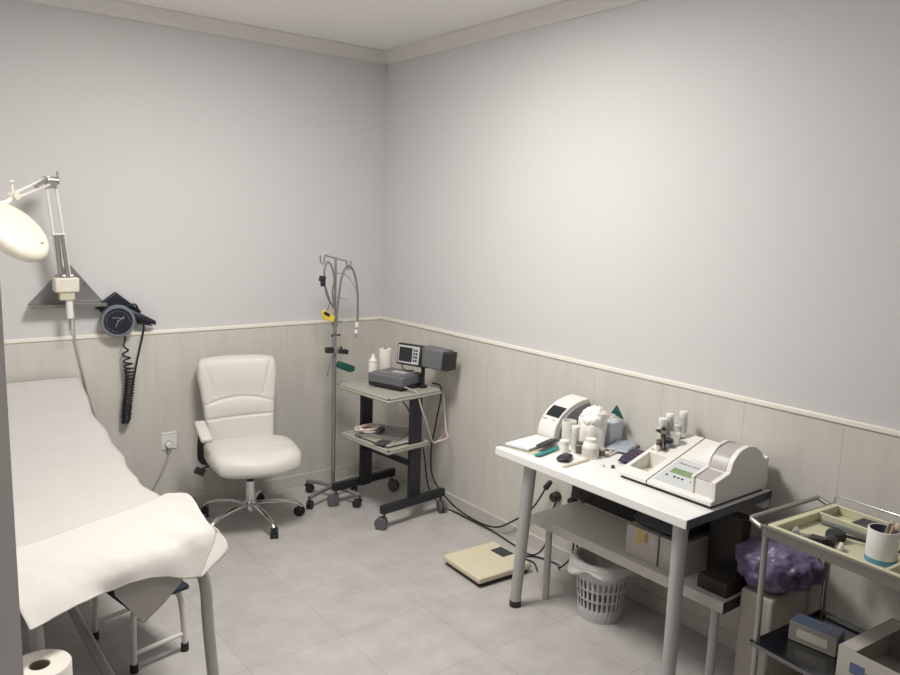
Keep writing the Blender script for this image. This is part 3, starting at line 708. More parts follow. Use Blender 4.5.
def carton(label, x0, x1, y0, y1, z0, z1, m, cat='box', stickers=()):
    t = T('carton', label, cat, ((x0+x1)/2, (y0+y1)/2, z0))
    MB().bx(x0, x1, y0, y1, z0, z1).build('box', M[m], t, bevel=.002)
    for (a, b, c, d, mm) in stickers:
        MB().bx(x0-.0008, x0, a, b, c, d).build('sticker', M[mm], t)
    return t
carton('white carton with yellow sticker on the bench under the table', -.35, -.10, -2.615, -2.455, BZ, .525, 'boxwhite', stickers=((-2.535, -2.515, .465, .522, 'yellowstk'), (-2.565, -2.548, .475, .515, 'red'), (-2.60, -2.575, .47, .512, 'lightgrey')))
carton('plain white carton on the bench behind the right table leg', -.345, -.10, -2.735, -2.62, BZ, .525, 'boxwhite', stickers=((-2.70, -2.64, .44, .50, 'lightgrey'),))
bb = T('black_pouch', 'soft black pouch lying on the two white cartons under the table', 'pouch', (-.22, -2.60, .526))
def pouch(u, v, top):
    s = 2*u-1; q = 2*v-1
    e = max((1-abs(s)**6)*(1-abs(q)**6), 0)**.5
    return (-.225+.125*s, -2.60+.125*q, .528+.03+(.045*e if top else -.03*e)+.006*noise.noise(Vector((s*3, q*3, 1))))
MB().pad(20, 20, lambda u, v: pouch(u, v, 1), lambda u, v: pouch(u, v, 0)).build('body', M['navy'], bb, ang=180)
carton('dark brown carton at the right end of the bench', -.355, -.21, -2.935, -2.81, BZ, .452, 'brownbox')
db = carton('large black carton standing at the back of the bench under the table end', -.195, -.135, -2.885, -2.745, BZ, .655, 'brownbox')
ps = T('power_strip', 'long black power strip on the wall under the table', 'power strip', (-.03, -2.02, .44))
MB().bx(-.075, -.009, -2.28, -1.885, .40, .475).build('body', M['black'], ps, bevel=.006)
for k in range(4): MB().cyl((-.07, -1.94-.08*k, .437), (-.0765, -1.94-.08*k, .437), .02, n=20).build('socket', M['rubber'], ps)

# ------------------------------------------------------------------ waste basket
wb = T('waste_basket', 'light grey slotted plastic waste basket under the bench', 'waste basket', (-.255, -2.262, 0))
n = 60; R0, R1, HB = .098, .125, .27
bm_ = MB()
zs = [0, .004, .060, .098, .108, .146, .156, .194, .204, .235, HB]
def rad(z): return R0+(R1-R0)*z/HB
ring = [[bm_.bm.verts.new((rad(z)*math.cos(2*PI*k/n), rad(z)*math.sin(2*PI*k/n), z)) for k in range(n)] for z in zs]
for i in range(len(zs)-1):
    slot = i in (2, 4, 6)
    for k in range(n):
        if slot and k % 2 == 0: continue
        bm_.bm.faces.new((ring[i][k], ring[i][(k+1) % n], ring[i+1][(k+1) % n], ring[i+1][k]))
bm_.bm.faces.new(ring[0][::-1])
bm_.build('basket', M['lightgrey'], wb, world=False, solid=.0012, ang=30)
MB().lathe([(R1, HB-.01), (R1+.008, HB-.008), (R1+.008, HB), (R1-.002, HB), (R1-.002, HB-.01), (R1, HB-.01)], n=64).build('rim', M['lightgrey'], wb, world=False)
ln = T('bin_liner', 'white plastic bag lining the waste basket, folded over its rim', 'bag', (-.255, -2.262, 0))
def liner(u, v):
    a = 2*PI*u
    # v: 0 inside bottom .. .45 rim .. 1 outside hem
    if v < .45:
        t = v/.45; r = .06+(R1-.012-.06)*t; z = .12+(HB+.004-.12)*t
    else:
        t = (v-.45)/.55; r = R1+.006+.010+.012*math.sin(a*5+1)*t+.012*t; z = HB+.008-t*(.065+.028*math.sin(a+.9)+.012*math.sin(a*5))
        if t < .12: r = R1-.012+(r-R1+.012)*t/.12; z += .003
    r += .006*noise.noise(Vector((math.cos(a)*4, math.sin(a)*4, v*6)))+.003*noise.noise(Vector((math.cos(a)*12, math.sin(a)*12, v*9)))
    return (r*math.cos(a), r*math.sin(a), z)
MB().grid(90, 26, liner).build('bag', M['bag'], ln, world=False, ang=180)

# ------------------------------------------------------------------ things on the table
fo = T('folder', 'beige card folder under the clipboard on the table', 'folder', (-.43, -1.955, TZ), .0)
MB().prism([(-.552, -1.875), (-.335, -1.87), (-.33, -2.06), (-.52, -2.065)], TZ+.0003, TZ+.006, 'Z').build('cover', M['cream'], fo)
te = T('teal_folder', 'teal card strip beside the clipboard on the table', 'folder', (-.43, -2.07, TZ))
MB().prism([(-.535, -2.068), (-.36, -2.035), (-.345, -2.056), (-.52, -2.092)], TZ+.0065, TZ+.011, 'Z').build('card', M['teal'], te)
cb_ = T('clipboard', 'grey clipboard holding white sheets at the left end of the table', 'clipboard', (-.43, -1.93, TZ+.006))
MB().prism([(-.556, -1.868), (-.318, -1.838), (-.298, -1.985), (-.52, -2.02)], TZ+.0065, TZ+.011, 'Z').build('board', M['midgrey'], cb_)
for k in range(3):
    MB().prism([(-.548+.002*k, -1.892), (-.325, -1.868), (-.303, -1.985), (-.518, -2.018)], TZ+.0115+.003*k, TZ+.014+.003*k, 'Z').build('sheet', M['sheetwhite'], cb_)
gc = T('glasses_case', 'slim black case lying across the clipboard corner on the table', 'case', (-.40, -2.02, TZ+.012))
def gcase(u, v, top):
    s = 2*u-1; q = 2*v-1; e = max((1-abs(s)**4)*(1-abs(q)**4), 0)**.5
    d = Vector((.96, .28, 0)); p = Vector((-.405, -2.020, TZ+.0305))+d*s*.078+Vector((-.28, .96, 0))*q*.019
    p.z += (.008*e if top else -.008*e); return p
MB().pad(24, 12, lambda u, v: gcase(u, v, 1), lambda u, v: gcase(u, v, 0)).build('case', M['black'], gc, ang=180)

an = T('tabletop_analyzer', 'white curved tabletop analyzer with grey sides and black display', 'medical device', (-.16, -1.90, TZ))
# profile in local depth x (front = 0 at the room side, back toward the wall) and height
def prof_an(t): # t 0..1 quarter curve from the front foot to the top rear
    a = t*PI/2
    return (-.30+.235*(1-math.cos(a)), TZ+.012+.172*math.sin(a)**.92)
pl_ = [(-.288, TZ+.004)]+[prof_an(k/20) for k in range(21)]+[(-.055, TZ+.15), (-.05, TZ+.004)]
MB().prism(pl_, -1.957, -1.847, 'Y').build('casing', M['white'], an, bevel=.004)
def shrink(P, c, k): return [(c[0]+(x-c[0])*k, c[1]+(z-c[1])*k) for x, z in P]
sp = shrink(pl_, (-.1, TZ+.03), .90)
MB().prism(sp, -1.969, -1.956, 'Y').build('side_panel', M['midgrey'], an, bevel=.004)
MB().prism(sp, -1.848, -1.835, 'Y').build('side_panel', M['midgrey'], an, bevel=.004)
inner = shrink(pl_, (-.06, TZ+.005), .62)
MB().prism(inner, -1.9705, -1.968, 'Y').build('side_hatch', M['ink'], an)
def on_curve(t0, t1, y0, y1, nm, mm, off=.0015):
    def f(u, v):
        t = t0+(t1-t0)*v; x, z = prof_an(t); x2, z2 = prof_an(t+.01)
        nx, nz = -(z2-z), (x2-x); l = math.hypot(nx, nz)
        return (x+nx/l*off, y0+(y1-y0)*u, z+nz/l*off)
    return MB().grid(6, 10, f).build(nm, M[mm], an, ang=180)
on_curve(.36, .575, -1.950, -1.864, 'display', 'screen')
on_curve(.29, .31, -1.884, -1.857, 'marking', 'midgrey', .001)
on_curve(.29, .32, -1.937, -1.920, 'marking', 'lightgrey', .001)
MB().bx(-.29, -.05, -1.957, -1.847, TZ+.0002, TZ+.005).build('base', M['black'], an)

jr = T('jar', 'short cream jar with white lid beside the glasses case on the table', 'jar', (-.362, -2.085, TZ))
MB().lathe([(0, 0.0003), (.021, .0003), (.022, .004), (.022, .038), (.019, .042), (0, .042)], n=28).build('body', M['translucent'], jr, world=False)
MB().lathe([(.0225, .04), (.0225, .05), (.021, .053), (0, .053)], n=28).build('lid', M['white'], jr, world=False)

def vial(label, x, y, z, r, h, m='white', lab='label', cap='white', group=None, nm='test_tube_container', cat='container', band=(.18, .78)):
    t = T(nm, label, cat, (x, y, z), random.uniform(0, 6), group)
    MB().lathe([(0, .0003), (r*.96, .0003), (r, .003), (r, h*.86), (0, h*.86)], n=26).build('body', M[m], t, world=False)
    if lab: MB().lathe([(r+.0004, h*band[0]), (r+.0006, h*band[0]), (r+.0006, h*band[1]), (r+.0004, h*band[1])], n=26).build('label', M[lab], t, world=False)
    MB().lathe([(r*1.08, h*.85), (r*1.10, h*.86), (r*1.10, h*.985), (r*1.02, h), (0, h)], n=26).build('cap', M[cap], t, world=False)
    return t
vial('tall white strip tube with printed label beside the cream jar', -.335, -2.125, TZ, .0165, .125)
vial('small dark-labelled bottle beside the tall strip tube', -.345, -2.163, TZ, .0155, .062, 'translucent', 'olive', 'olive', nm='bottle', cat='bottle')
bt = T('bottle', 'cream squat bottle with printed label in front of the cotton bag', 'bottle', (-.322, -2.205, TZ))
MB().lathe([(0, .0003), (.034, .0003), (.037, .006), (.037, .05), (.03, .066), (.024, .07), (.024, .085), (0, .087)], n=32).build('body', M['translucent'], bt, world=False)
MB().lathe([(.0374, .012), (.0376, .012), (.0376, .046), (.0374, .046)], n=32).build('label', M['label'], bt, world=False)
vial('small brown-capped bottle to the right of the cream squat bottle', -.277, -2.235, TZ, .013, .042, 'translucent', 'olive', 'wood', nm='bottle', cat='bottle')
cg = T('cotton_bag', 'clear plastic bag overflowing with white cotton balls on the table', 'cotton', (-.20, -2.105, TZ))
def cbag(t):
    def w_(a, z): return .006*math.sin(a*3+z*20)+.004*math.sin(a*7)
    return w_
MB().lathe([(0, .001), (.05, .001), (.062, .02), (.064, .08), (.06, .115), (.05, .125), (0, .12)], n=48, wob=cbag(0)).build('bag', M['translucent'], cg, world=False)
m = MB(); q = bmesh.ops.create_icosphere(m.bm, subdivisions=5, radius=1)
for v in m.bm.verts:
    d = v.co.copy(); n1 = .22*noise.noise(d*1.9+Vector((5, 2, 1)))+.16*abs(noise.noise(d*4.2))+.05*noise.noise(d*11)
    v.co = Vector((d.x*.058*(1+n1), d.y*.060*(1+n1)-.012*max(0, d.z), .128+d.z*.062*(1+n1)))
m.build('cotton', M['cotton'], cg, world=False, ang=180)
bc = T('carton', 'pale blue card box standing behind the cotton bag', 'box', (-.078, -2.115, TZ), .08)
MB().box((0, 0, .055), (.10, .06, .109)).build('box', M['bluebox'], bc, world=False, bevel=.002)
pt = T('plastic_pot', 'white plastic pot left of the cotton bag against the analyzer', 'pot', (-.255, -2.010, TZ))
MB().lathe([(0, .0003), (.030, .0003), (.032, .004), (.034, .105), (.034, .112), (.030, .112), (.028, .01), (0, .01)], n=32).build('pot', M['translucent'], pt, world=False)
fl = T('green_flag', 'small green triangle on a white stick rising from the pale blue box', 'flag', (-.09, -2.12, TZ+.11))
MB().cyl((-.09, -2.105, TZ+.108), (-.072, -2.135, TZ+.155), .003, n=10).build('stick', M['white'], fl)
MB().prism([(-2.105, TZ+.148), (-2.132, TZ+.188), (-2.176, TZ+.130)], -.078, -.066, 'X').build('triangle', M['green'], fl, bevel=.002)

mi = T('handheld_meter', 'rounded black handheld meter near the table front edge', 'meter', (-.445, -2.172, TZ), math.radians(25))
def meter(u, v, top):
    s = 2*u-1; q = 2*v-1; e = max((1-abs(s)**3.5)*(1-abs(q)**3), 0)**.5
    x = s*.052; y = q*.030*(1-.12*s)
    return (x*(1-.15*q*q), y*(1-.2*s*s), .011+(.011*e if top else -.0106*e))
MB().pad(24, 16, lambda u, v: meter(u, v, 1), lambda u, v: meter(u, v, 0)).build('body', M['black'], mi, world=False, ang=180)
MB().box((.008, 0, .0222), (.04, .03, .001)).build('screen', M['screen'], mi, world=False)
sp_ = T('wooden_spatula', 'pale wooden tongue depressor lying beside the black meter', 'spatula', (-.445, -2.238, TZ), math.radians(4))
MB().box((0, 0, .0025), (.17, .018, .004)).build('stick', M['wood'], sp_, world=False, bevel=.0015)
for k, (x, y, a) in enumerate(((-.215, -2.222, .35), (-.20, -2.236, .2))):
    t = T('pen', ('pale pink pen nearest the cream squat bottle', 'pale pink pen nearest the purple pack')[k], 'pen', (x, y, TZ), a, 'pink pens by the cotton bag')
    MB().cyl((-.05, 0, .0062), (.05, 0, .0062), .006, n=14).build('barrel', M['pink'], t, world=False)
    MB().cyl((.05, 0, .0062), (.063, 0, .0062), .005, .002, n=14).build('tip', M['white'], t, world=False)
for k, (x, y) in enumerate(((-.375, -2.325), (-.352, -2.362))):
    t = tag(MB().cyl((0, 0, .0003), (0, 0, .012), .009, .007, n=16).build('cap', M['white' if k == 0 else 'ink'], None), ('tiny white cap lying on the table left of the large analyzer', 'tiny dark cap lying on the table by the large analyzer corner')[k], 'cap')
    t.location = (x, y, TZ)
gp = T('plastic_pouch', 'clear grey-blue plastic pouch behind the purple pack on the table', 'pouch', (-.100, -2.205, TZ), .35)
def gpouch(u, v, top):
    s = 2*u-1; q = 2*v-1; e = max((1-s**4)*(1-q**4), 0)**.6
    return (s*.085, q*.055, .012+(.016*e+.006*noise.noise(Vector((s*3, q*3, 0))) if top else -.0115*e))
MB().pad(24, 18, lambda u, v: gpouch(u, v, 1), lambda u, v: gpouch(u, v, 0)).build('pouch', M['pouch'], gp, world=False, ang=180)
vp = T('purple_pack', 'dark purple soft pack between the pouch and the large analyzer', 'pack', (-.178, -2.330, TZ), .3)
def vpack(u, v, top):
    s = 2*u-1; q = 2*v-1; e = max((1-s**4)*(1-q**4), 0)**.6
    return (s*.10, q*.035, .014+(.014*e+.008*noise.noise(Vector((s*4, q*2, 5))) if top else -.0135*e))
MB().pad(24, 14, lambda u, v: vpack(u, v, 1), lambda u, v: vpack(u, v, 0)).build('pack', M['violet'], vp, world=False, ang=180)
lidt = T('plastic_dish', 'round clear plastic dish near the wall on the table', 'dish', (-.055, -2.325, TZ))
MB().lathe([(0, .003), (.045, .003), (.047, .0003), (.05, .0003), (.05, .014), (.046, .018), (0, .018)], n=32).build('dish', M['glass'], lidt, world=False)

# ------------------------------------------------------------------ large analyzer
ua_ = T('tabletop_analyzer', 'large cream sloped analyzer with green display at the right of the table', 'medical device', (-.24, -2.66, TZ))
X0, X1, YA, YB = -.425, -.045, -2.445, -2.885
def topz(x): return .768+(x-X0)*.30
# base wedge with sample well (left block) -- walls around the well
MB().bx(X0+.012, X1-.015, YB+.012, YA-.012, TZ+.0002, TZ+.012).build('base', M['black'], ua_)
body = MB()
body.prism([(X0, .753), (X0, .768), (X1, topz(X1)), (X1, .753)], YB+.003, -2.592, 'Y')
body.build('casing', M['white'], ua_, bevel=.004)
wx0, wx1, wy0, wy1 = -.372, -.245, -2.555, -2.465   # well
lb = MB()
lb.prism([(X0, .753), (X0, .768), (wx0, topz(wx0)), (wx0, .753)], -2.588, YA, 'Y')
lb.prism([(wx1, .753), (wx1, topz(wx1)), (X1, topz(X1)), (X1, .753)], -2.588, YA, 'Y')
lb.prism([(wx0, .753), (wx0, topz(wx0)), (wx1, topz(wx1)), (wx1, .753)], -2.588, wy0, 'Y')
lb.prism([(wx0, .753), (wx0, topz(wx0)), (wx1, topz(wx1)), (wx1, .753)], wy1, YA, 'Y')
lb.build('tray_block', M['white'], ua_, bevel=.0015)
MB().bx(wx0, wx1, wy0, wy1, .7532, .757).build('well_floor', M['cream'], ua_)
MB().prism([(X0+.001, .76), (X0+.001, .7665), (X1-.001, topz(X1)-.0015), (X1-.001, .76)], -2.5925, -2.5875, 'Y').build('seam', M['olive'], ua_)
# housing on the right, curved profile seen from the side
hp = [(-.405, .767), (-.408, .842), (-.318, .862), (-.304, .903), (-.275, .928), (-.25, .941), (-.20, .948), (-.155, .938), (-.12, .918), (-.068, .868), (-.045, .80), (-.045, .767)]
hi = [(-.400, .767), (-.402, .832), (-.322, .852), (-.300, .896), (-.268, .920), (-.24, .930), (-.20, .936), (-.16, .926), (-.128, .910), (-.078, .862), (-.05, .80), (-.05, .767)]
hs_ = MB().prism(hp, YB, YB+.022, 'Y').build('housing_side', M['white'], ua_, bevel=.003)
hs2 = MB().prism(hp, YB+.092, YB+.106, 'Y').build('housing_side', M['white'], ua_, bevel=.003)
MB().prism(hi, YB+.022, YB+.092, 'Y').build('housing', M['white'], ua_, bevel=.002)
def lidp(a, b, off):
    return [Vector((a[0], 0, a[1])), Vector((b[0], 0, b[1]))]
MB().prism([(-.40, .8325), (-.400, .838), (-.322, .858), (-.318, .8525)], YB+.024, YB+.090, 'Y').build('flap_lid', M['gpaper'], ua_, bevel=.001)
cv = [(-.318, .862), (-.301, .901), (-.270, .925), (-.242, .935), (-.20, .941), (-.17, .935)]
cv2 = [(-.300, .858), (-.288, .892), (-.262, .915), (-.24, .925), (-.20, .931), (-.168, .925)]
MB().prism(cv+cv2[::-1], YB+.024, YB+.090, 'Y').build('curved_cover', M['gpaper'], ua_)
MB().prism([(-.35, .7725), (-.35, .81), (-.22, .825), (-.10, .80)], YB+.1065, YB+.125, 'Y').build('shoulder', M['white'], ua_, bevel=.006)
sl = math.atan(.30)
def slab(x0, x1, y0, y1, nm, mm, off=.0012):
    return MB().prism([(x0, topz(x0)+.0002), (x0, topz(x0)+off), (x1, topz(x1)+off), (x1, topz(x1)+.0002)], y0, y1, 'Y').build(nm, M[mm], ua_)
slab(-.400, -.225, -2.775, -2.604, 'panel', 'panel')
slab(-.330, -.296, -2.750, -2.628, 'display', 'lcd', .0022)
for q in (-2.632, -2.668, -2.686, -2.704, -2.745):
    MB().cyl((-.352, q, topz(-.352)+.001), (-.352, q, topz(-.352)+.004), .005, n=14).build('button', M['ink'], ua_)
# printed name along the panel
tm = Matrix.Translation((-.262, -2.622, topz(-.262)+.0014)) @ Matrix.Rotation(-PI/2, 4, 'Z') @ Matrix.Rotation(0, 4, 'Y') @ Matrix.Rotation(sl, 4, 'X')
text('Miditron junior', .0158, tm, M['ink'], 'lettering', ua_)
# printer recess with paper
rc = MB().prism([(-.215, topz(-.215)+.0005), (-.215, topz(-.215)+.006), (-.10, topz(-.10)+.006), (-.10, topz(-.10)+.0005)], -2.765, -2.65, 'Y').build('printer_lid', M['white'], ua_, bevel=.002)
MB().prism([(-.205, topz(-.205)+.0061), (-.205, topz(-.205)+.008), (-.11, topz(-.11)+.02), (-.11, topz(-.11)+.0061)], -2.745, -2.672, 'Y').build('paper_window', M['sheetwhite'], rc, bevel=.002)

def on_top(x): return topz(x)
VG = 'white capped strip tubes on the large analyzer'
vial('strip tube with white cap at the back corner of the large analyzer, the rightmost tube', -.088, -2.508, on_top(-.072), .0165, .112, 'white', 'lightgrey', group=VG)
vial('white capped strip tube in the middle of the group on the large analyzer', -.125, -2.466, on_top(-.109), .0165, .108, 'white', 'lightgrey', group=VG)
vial('white capped strip tube with a pale label, directly behind the black otoscope', -.172, -2.466, on_top(-.155), .0175, .108, 'white', 'label', group=VG)
vial('short white pot between the tubes at the back of the large analyzer', -.108, -2.494, on_top(-.094), .0145, .06, 'white', None, nm='pot', cat='pot')
cu = T('specimen_cup', 'white tapered plastic cup on the large analyzer near its seam', 'cup', (-.155, -2.520, on_top(-.138)))
MB().lathe([(0, .0003), (.015, .0003), (.0205, .048), (.022, .05), (.019, .05), (.0145, .004), (0, .004)], n=28).build('cup', M['translucent'], cu, world=False)
vial('tiny brown-topped bottle left of the otoscope on the large analyzer', -.222, -2.490, on_top(-.211), .0105, .045, 'pink', 'ink', 'olive', nm='bottle', cat='bottle', band=(.5, .8))
tag(recentre(MB().cyl((-.225, -2.462, on_top(-.235)), (-.225, -2.462, on_top(-.235)+.008), .008).build('cap', M['pink']), (-.225, -2.462, on_top(-.235))), 'tiny pink cap beside the well of the large analyzer', 'cap')
of = T('otoscope', 'black hand otoscope leaning against the strip tubes on the large analyzer', 'otoscope', (-.215, -2.52, on_top(-.235)))
MB().tube([(-.222, -2.517, .842), (-.205, -2.500, .868), (-.192, -2.486, .893)], lambda t: .0105-.001*t, 14, 4).build('handle', M['black'], of)
MB().sph((-.190, -2.482, .904), .0155, (1, 1, .9)).cyl((-.19, -2.482, .905), (-.216, -2.480, .912), .010, .006).build('head', M['steel'], of)
MB().cyl((-.212, -2.48, .911), (-.232, -2.478, .916), .008, .003).cyl((-.19, -2.485, .914), (-.19, -2.487, .922), .010).build('speculum', M['black'], of)
MB().box((-.185, -2.512, .872), (.028, .03, .02), rz=.3).build('clip', M['black'], of, bevel=.003)

# ------------------------------------------------------------------ steel cart at the right
CRZ = math.radians(-4.5)
cx = T('steel_cart', 'stainless steel trolley with cream divided tray at the right edge', 'trolley', (-.522, -3.152, 0), CRZ)
CW, CL, CZ = .395, .64, .80
def ctube(pts, r=.0095, nm='frame', mm='steel', sm=1): return MB().tube(pts, r, 12, sm).build(nm, M[mm], cx, world=False)
for x in (0, CW):
    for y in (-.0, -CL):
        ctube([(x+.012, y, .06), (x, y, CZ-.004)], .0105, 'leg')
        caster(cx, x, y, 1., .03, .016, .06, hm_='midgrey')
def tray(z0, z1, mm, nm, rail):
    w = .002
    m = MB().bx(-.008, CW+.008, -CL-.008, .008, z0, z0+.003)
    m.bx(-.01, -.008, -CL-.01, .01, z0, z1).bx(CW+.008, CW+.01, -CL-.01, .01, z0, z1).bx(-.01, CW+.01, .008, .01, z0, z1).bx(-.01, CW+.01, -CL-.01, -CL-.008, z0, z1)
    m.bx(-.014, .002, -CL-.014, .014, z1-.004, z1).bx(CW-.002, CW+.014, -CL-.014, .014, z1-.004, z1)
    return m.build(nm, M[mm], cx, world=False)
tray(CZ-.034, CZ, 'traymet', 'top_tray', 0)
tray(.372, .389, 'darktray', 'lower_shelf', 0)
ctube([(-.004, .012, CZ-.01), (-.004, .055, CZ+.004), (.004, .06, CZ+.006), (CW-.004, .06, CZ+.006), (CW, .055, CZ+.004), (CW, .012, CZ-.01)], .0085, 'handle')
ctube([(CW+.004, .0, CZ), (CW+.004, .0, CZ+.022), (CW+.004, -.02, CZ+.034), (CW+.004, -CL, CZ+.034)], .004, 'guard_rail', 'chrome')
# cream insert
ins = T('instrument_tray', 'cream plastic tray with compartments set in the steel trolley top', 'tray', (-.522, -3.152, CZ-.03), CRZ)
zb, zt = CZ-.029+.0005, CZ+.006
z0_ = zb-(CZ-.03); 
def tb_(x0, x1, y0, y1, z0, z1): return MB().bx(x0, x1, y0, y1, z0-(CZ-.03), z1-(CZ-.03))
tb_(.004, CW-.004, -CL+.004, -.004, zb, zb+.003).build('tray_floor', M['cream'], ins, world=False)
W = .012
m = MB()
for (x0, x1, y0, y1) in ((.002, .002+W, -CL+.004, -.002), (CW-.002-W, CW-.002, -CL+.004, -.002), (.014, CW-.014, -.002-W*2, -.002), (.262, .262+W*.6, -CL+.02, -.02), (.014, .262, -.375-W, -.375)):
    m.bx(x0, x1, y0, y1, zb+.0031-(CZ-.03), zt-(CZ-.03))
m.build('divider', M['cream'], ins, world=False, bevel=.003)
TB = zb+.0034
CM = Matrix.Translation((-.522, -3.152, 0)) @ Matrix.Rotation(CRZ, 4, 'Z')
def cl_(x, y, z): return CM @ Vector((x, y, z))
def citem(nm, label, cat, x, y, rz, z=TB): return T(nm, label, cat, cl_(x, y, z), CRZ+rz)
t = citem('clear_bottle', 'small clear plastic piece at the front left of the cream tray', 'bottle', .070, -.062, .5)
MB().cyl((-.022, 0, .0125), (.018, 0, .0125), .012, n=18).build('body', M['glass'], t, world=False)
MB().cyl((.018, 0, .0125), (.032, 0, .0125), .007, n=14).build('neck', M['steel'], t, world=False)
t = citem('steel_speculum', 'small steel instrument beside the clear piece in the cream tray', 'instrument', .075, -.105, -1.1)
MB().tube([(-.035, 0, .006), (0, 0, .012), (.03, 0, .007)], lambda q: .009-.005*q, 12, 4).build('blade', M['darksteel'], t, world=False)
MB().sph((-.038, 0, .010), .0095).build('knob', M['midgrey'], t, world=False)
t = citem('otoscope', 'black instrument head with ivory tip in the middle of the cream tray', 'instrument', .070, -.175, .3)
MB().cyl((-.026, .0, .0205), (.022, .0, .0205), .020, n=20).box((-.0, .036, .014), (.036, .045, .027)).build('body', M['black'], t, world=False, bevel=.003)
MB().cyl((.022, -.030, .0115), (-.032, -.034, .013), .0110, .007, n=16).build('tip', M['ivory'], t, world=False)
t = citem('reflex_hammer', 'black round-headed hammer with thin black handle in the cream tray', 'hammer', .150, -.150, 0)
MB().lathe([(0, .0), (.026, .002), (.031, .010), (.031, .022), (.026, .030), (0, .032)], n=32).build('head', M['rubber'], t, world=False)
MB().tube([(.02, -.02, .018), (.05, -.10, .014), (.075, -.19, .010)], .005, 10, 3).build('handle', M['black'], t, world=False)
t = citem('forceps', 'dark steel forceps lying along the cream tray divider', 'forceps', .238, -.14, 0)
MB().tube([(-.0, .09, .006), (.006, .0, .010), (.004, -.12, .006)], .005, 8, 4).tube([(.014, .09, .006), (.012, .0, .010), (.008, -.12, .006)], .005, 8, 4).box((.006, -.04, .008), (.016, .12, .014)).build('arms', M['unitgrey'], t, world=False)
t = citem('black_case', 'long dark instrument case in the back compartment of the cream tray', 'case', .323, -.225, 0)
MB().box((0, 0, .014), (.075, .20, .0275)).build('case', M['black'], t, world=False, bevel=.004)
t = citem('scissors', 'chrome scissors with black loops in the back compartment of the cream tray', 'scissors', .315, -.085, -.35)
MB().box((-.003, .015, .007), (.007, .06, .004), rz=.1).box((.003, .015, .0025), (.007, .06, .004), rz=-.1).build('blade', M['chrome'], t, world=False)
for s in (-1, 1): MB().tube([(s*.012+.009*math.cos(a), -.03+.013*math.sin(a), .0065) for a in [k*PI/5 for k in range(10)]], .003, 8, 2, closed=True).build('loop', M['black'], t, world=False)
tc_ = citem('cup', 'white cup with blue band holding wooden sticks on the cream tray', 'cup', .115, -.312, 0)
MB().lathe([(0, .0003), (.043, .0003), (.044, .003), (.044, .105), (.043, .107), (.040, .107), (.039, .006), (0, .006)], n=40).build('cup', M['white'], tc_, world=False)
MB().lathe([(.0442, .004), (.0447, .004), (.0447, .020), (.0442, .020)], n=40).build('band', M['blueband'], tc_, world=False)
MB().lathe([(.036, .062), (.0395, .062), (.0395, .1055), (.0385, .1055), (.036, .07), (0, .07)], n=40).build('lining', M['bluetop'], tc_, world=False)
for k, (dx, dy, tl) in enumerate(((.012, -.020, .0), (.016, -.006, .12), (.0, -.024, -.1))):
    w_ = T('tongue_depressor', ('pale wooden stick leaning in the white cup, the rightmost', 'pale wooden stick leaning in the white cup, the middle one', 'pale wooden stick leaning in the white cup, nearest the front')[k], 'stick', cl_(.115+dx*.3, -.312+dy*.3, TB+.0715), CRZ, 'wooden sticks in the white cup')
    MB().box((dx*.75, dy*.75, .026), (.004, .018, .05), rz=.5+.3*k, rx=.22).sph((dx*1.0, dy*1.2, .052), .009, (.3, 1, 1), 12).build('stick', M['wood'], w_, world=False)

# bin with purple bag between table end and cart
bi = T('pedal_bin', 'cream plastic bin between the bench end and the steel trolley', 'bin', (-.20, -3.035, 0))
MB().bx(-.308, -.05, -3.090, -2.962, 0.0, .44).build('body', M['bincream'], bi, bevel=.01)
pb = T('bin_bag', 'crumpled purple plastic bag bulging out of the cream bin', 'bag', (-.18, -3.05, .44))
m = MB(); q = bmesh.ops.create_icosphere(m.bm, subdivisions=5, radius=1)
for v in m.bm.verts:
    d = v.co.copy()
    az = math.atan2(d.y, d.x); wv = noise.noise(d*1.6+Vector((3, 1, 2)))
    n1 = wv*.20+.085*math.sin(az*9+5*wv+2*d.z)*(1-abs(d.z))+.16*abs(noise.noise(Vector((d.x*5, d.y*5, d.z*1.6))))+.05*abs(noise.noise(d*9))
    r = 1+n1-.1
    p = Vector((d.x*.130*r, d.y*.158*r, d.z*.095*r))
    if p.z < -.02: p.x *= 1.08
    v.co = Vector((-.20, -3.035, .538))+p+Vector((0, -.04*max(0, d.z), 0))
for v in m.bm.verts: v.co.x = min(v.co.x, -.02); v.co.z = max(v.co.z, .4405)
m.build('bag', M['purple'], pb, ang=180)

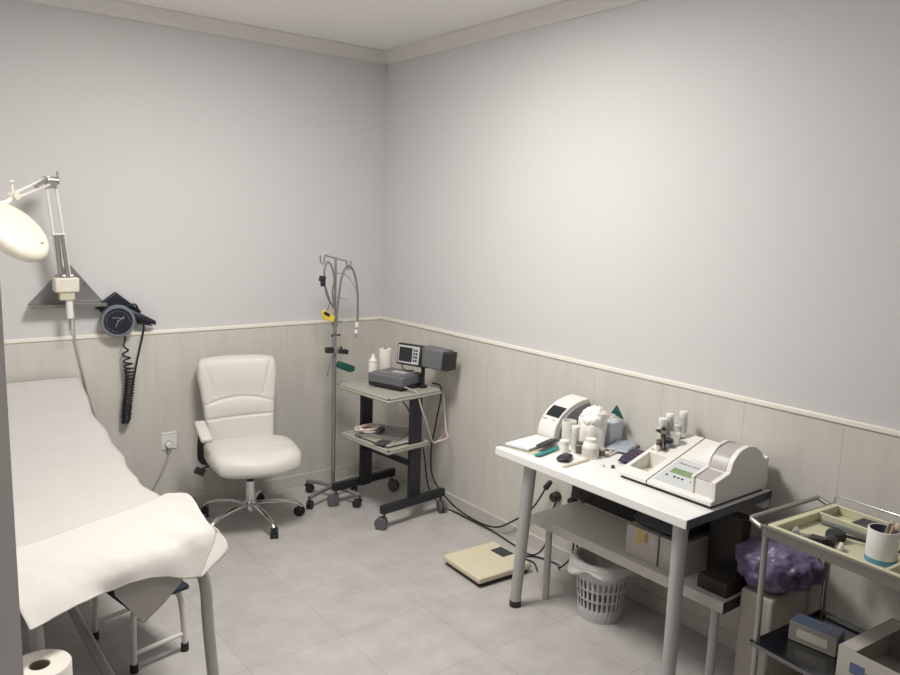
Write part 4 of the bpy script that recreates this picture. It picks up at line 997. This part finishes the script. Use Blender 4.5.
# lower shelf of the cart
LZ = .3755
bx1 = citem('carton', 'narrow carton with blue top on the lower shelf of the steel trolley', 'box', .185, -.105, .18, LZ)
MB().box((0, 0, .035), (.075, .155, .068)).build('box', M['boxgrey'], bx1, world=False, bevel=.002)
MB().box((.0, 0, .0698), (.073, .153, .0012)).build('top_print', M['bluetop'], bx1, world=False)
MB().box((0, -.0785, .035), (.05, .001, .045)).build('end_print', M['blueprint'], bx1, world=False)
MB().box((-.0380, .0, .035), (.0008, .10, .03)).build('side_print', M['boxwhite'], bx1, world=False)
ob = citem('open_box', 'open white cardboard box with blue print on the lower shelf of the steel trolley', 'box', .195, -.385, .0, LZ)
m = MB(); a, b, h, t_ = .16, .125, .125, .004
m.bx(-a, a, -b, b, .0003, .004).bx(-a, -a+t_, -b, b, .004, h).bx(a-t_, a, -b, b, .004, h).bx(-a+t_, a-t_, -b, -b+t_, .004, h).bx(-a+t_, a-t_, b-t_, b, .004, h)
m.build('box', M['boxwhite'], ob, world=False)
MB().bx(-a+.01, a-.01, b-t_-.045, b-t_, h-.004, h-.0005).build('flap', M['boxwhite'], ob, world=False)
MB().bx(-a-.0008, -a, .04, .085, .055, .09).build('stamp', M['blueprint'], ob, world=False)
MB().bx(-a-.0008, -a, -.12, -.06, .055, .085).build('stamp', M['blueprint'], ob, world=False)
MB().bx(-a-.0006, -a, -.12, .04, .074, .076).build('print_line', M['ink'], ob, world=False)

# ------------------------------------------------------------------ camera
f, yaw, pitch, roll = 760.871, .66380, .15551, .03269
f_ = Vector((math.sin(yaw)*math.cos(pitch), math.cos(yaw)*math.cos(pitch), -math.sin(pitch)))
r_ = Vector((math.cos(yaw), -math.sin(yaw), 0)); u_ = r_.cross(f_)
R_ = math.cos(roll)*r_+math.sin(roll)*u_; U_ = -math.sin(roll)*r_+math.cos(roll)*u_
cd = bpy.data.cameras.new('camera'); cam = bpy.data.objects.new('camera', cd); COL.objects.link(cam)
cd.sensor_fit = 'HORIZONTAL'; cd.sensor_width = 36; cd.lens = f/900*36; cd.clip_start = .05
cam.matrix_world = Matrix(((R_.x, U_.x, -f_.x, -2.8292), (R_.y, U_.y, -f_.y, -4.3763), (R_.z, U_.z, -f_.z, 1.7664), (0, 0, 0, 1)))
SC.camera = cam
vs = SC.view_settings; vs.view_transform = 'Standard'; vs.look = 'None'; vs.gamma = 1; vs.exposure = 0.0; vs.use_curve_mapping = False
SC.display_settings.display_device = 'sRGB'
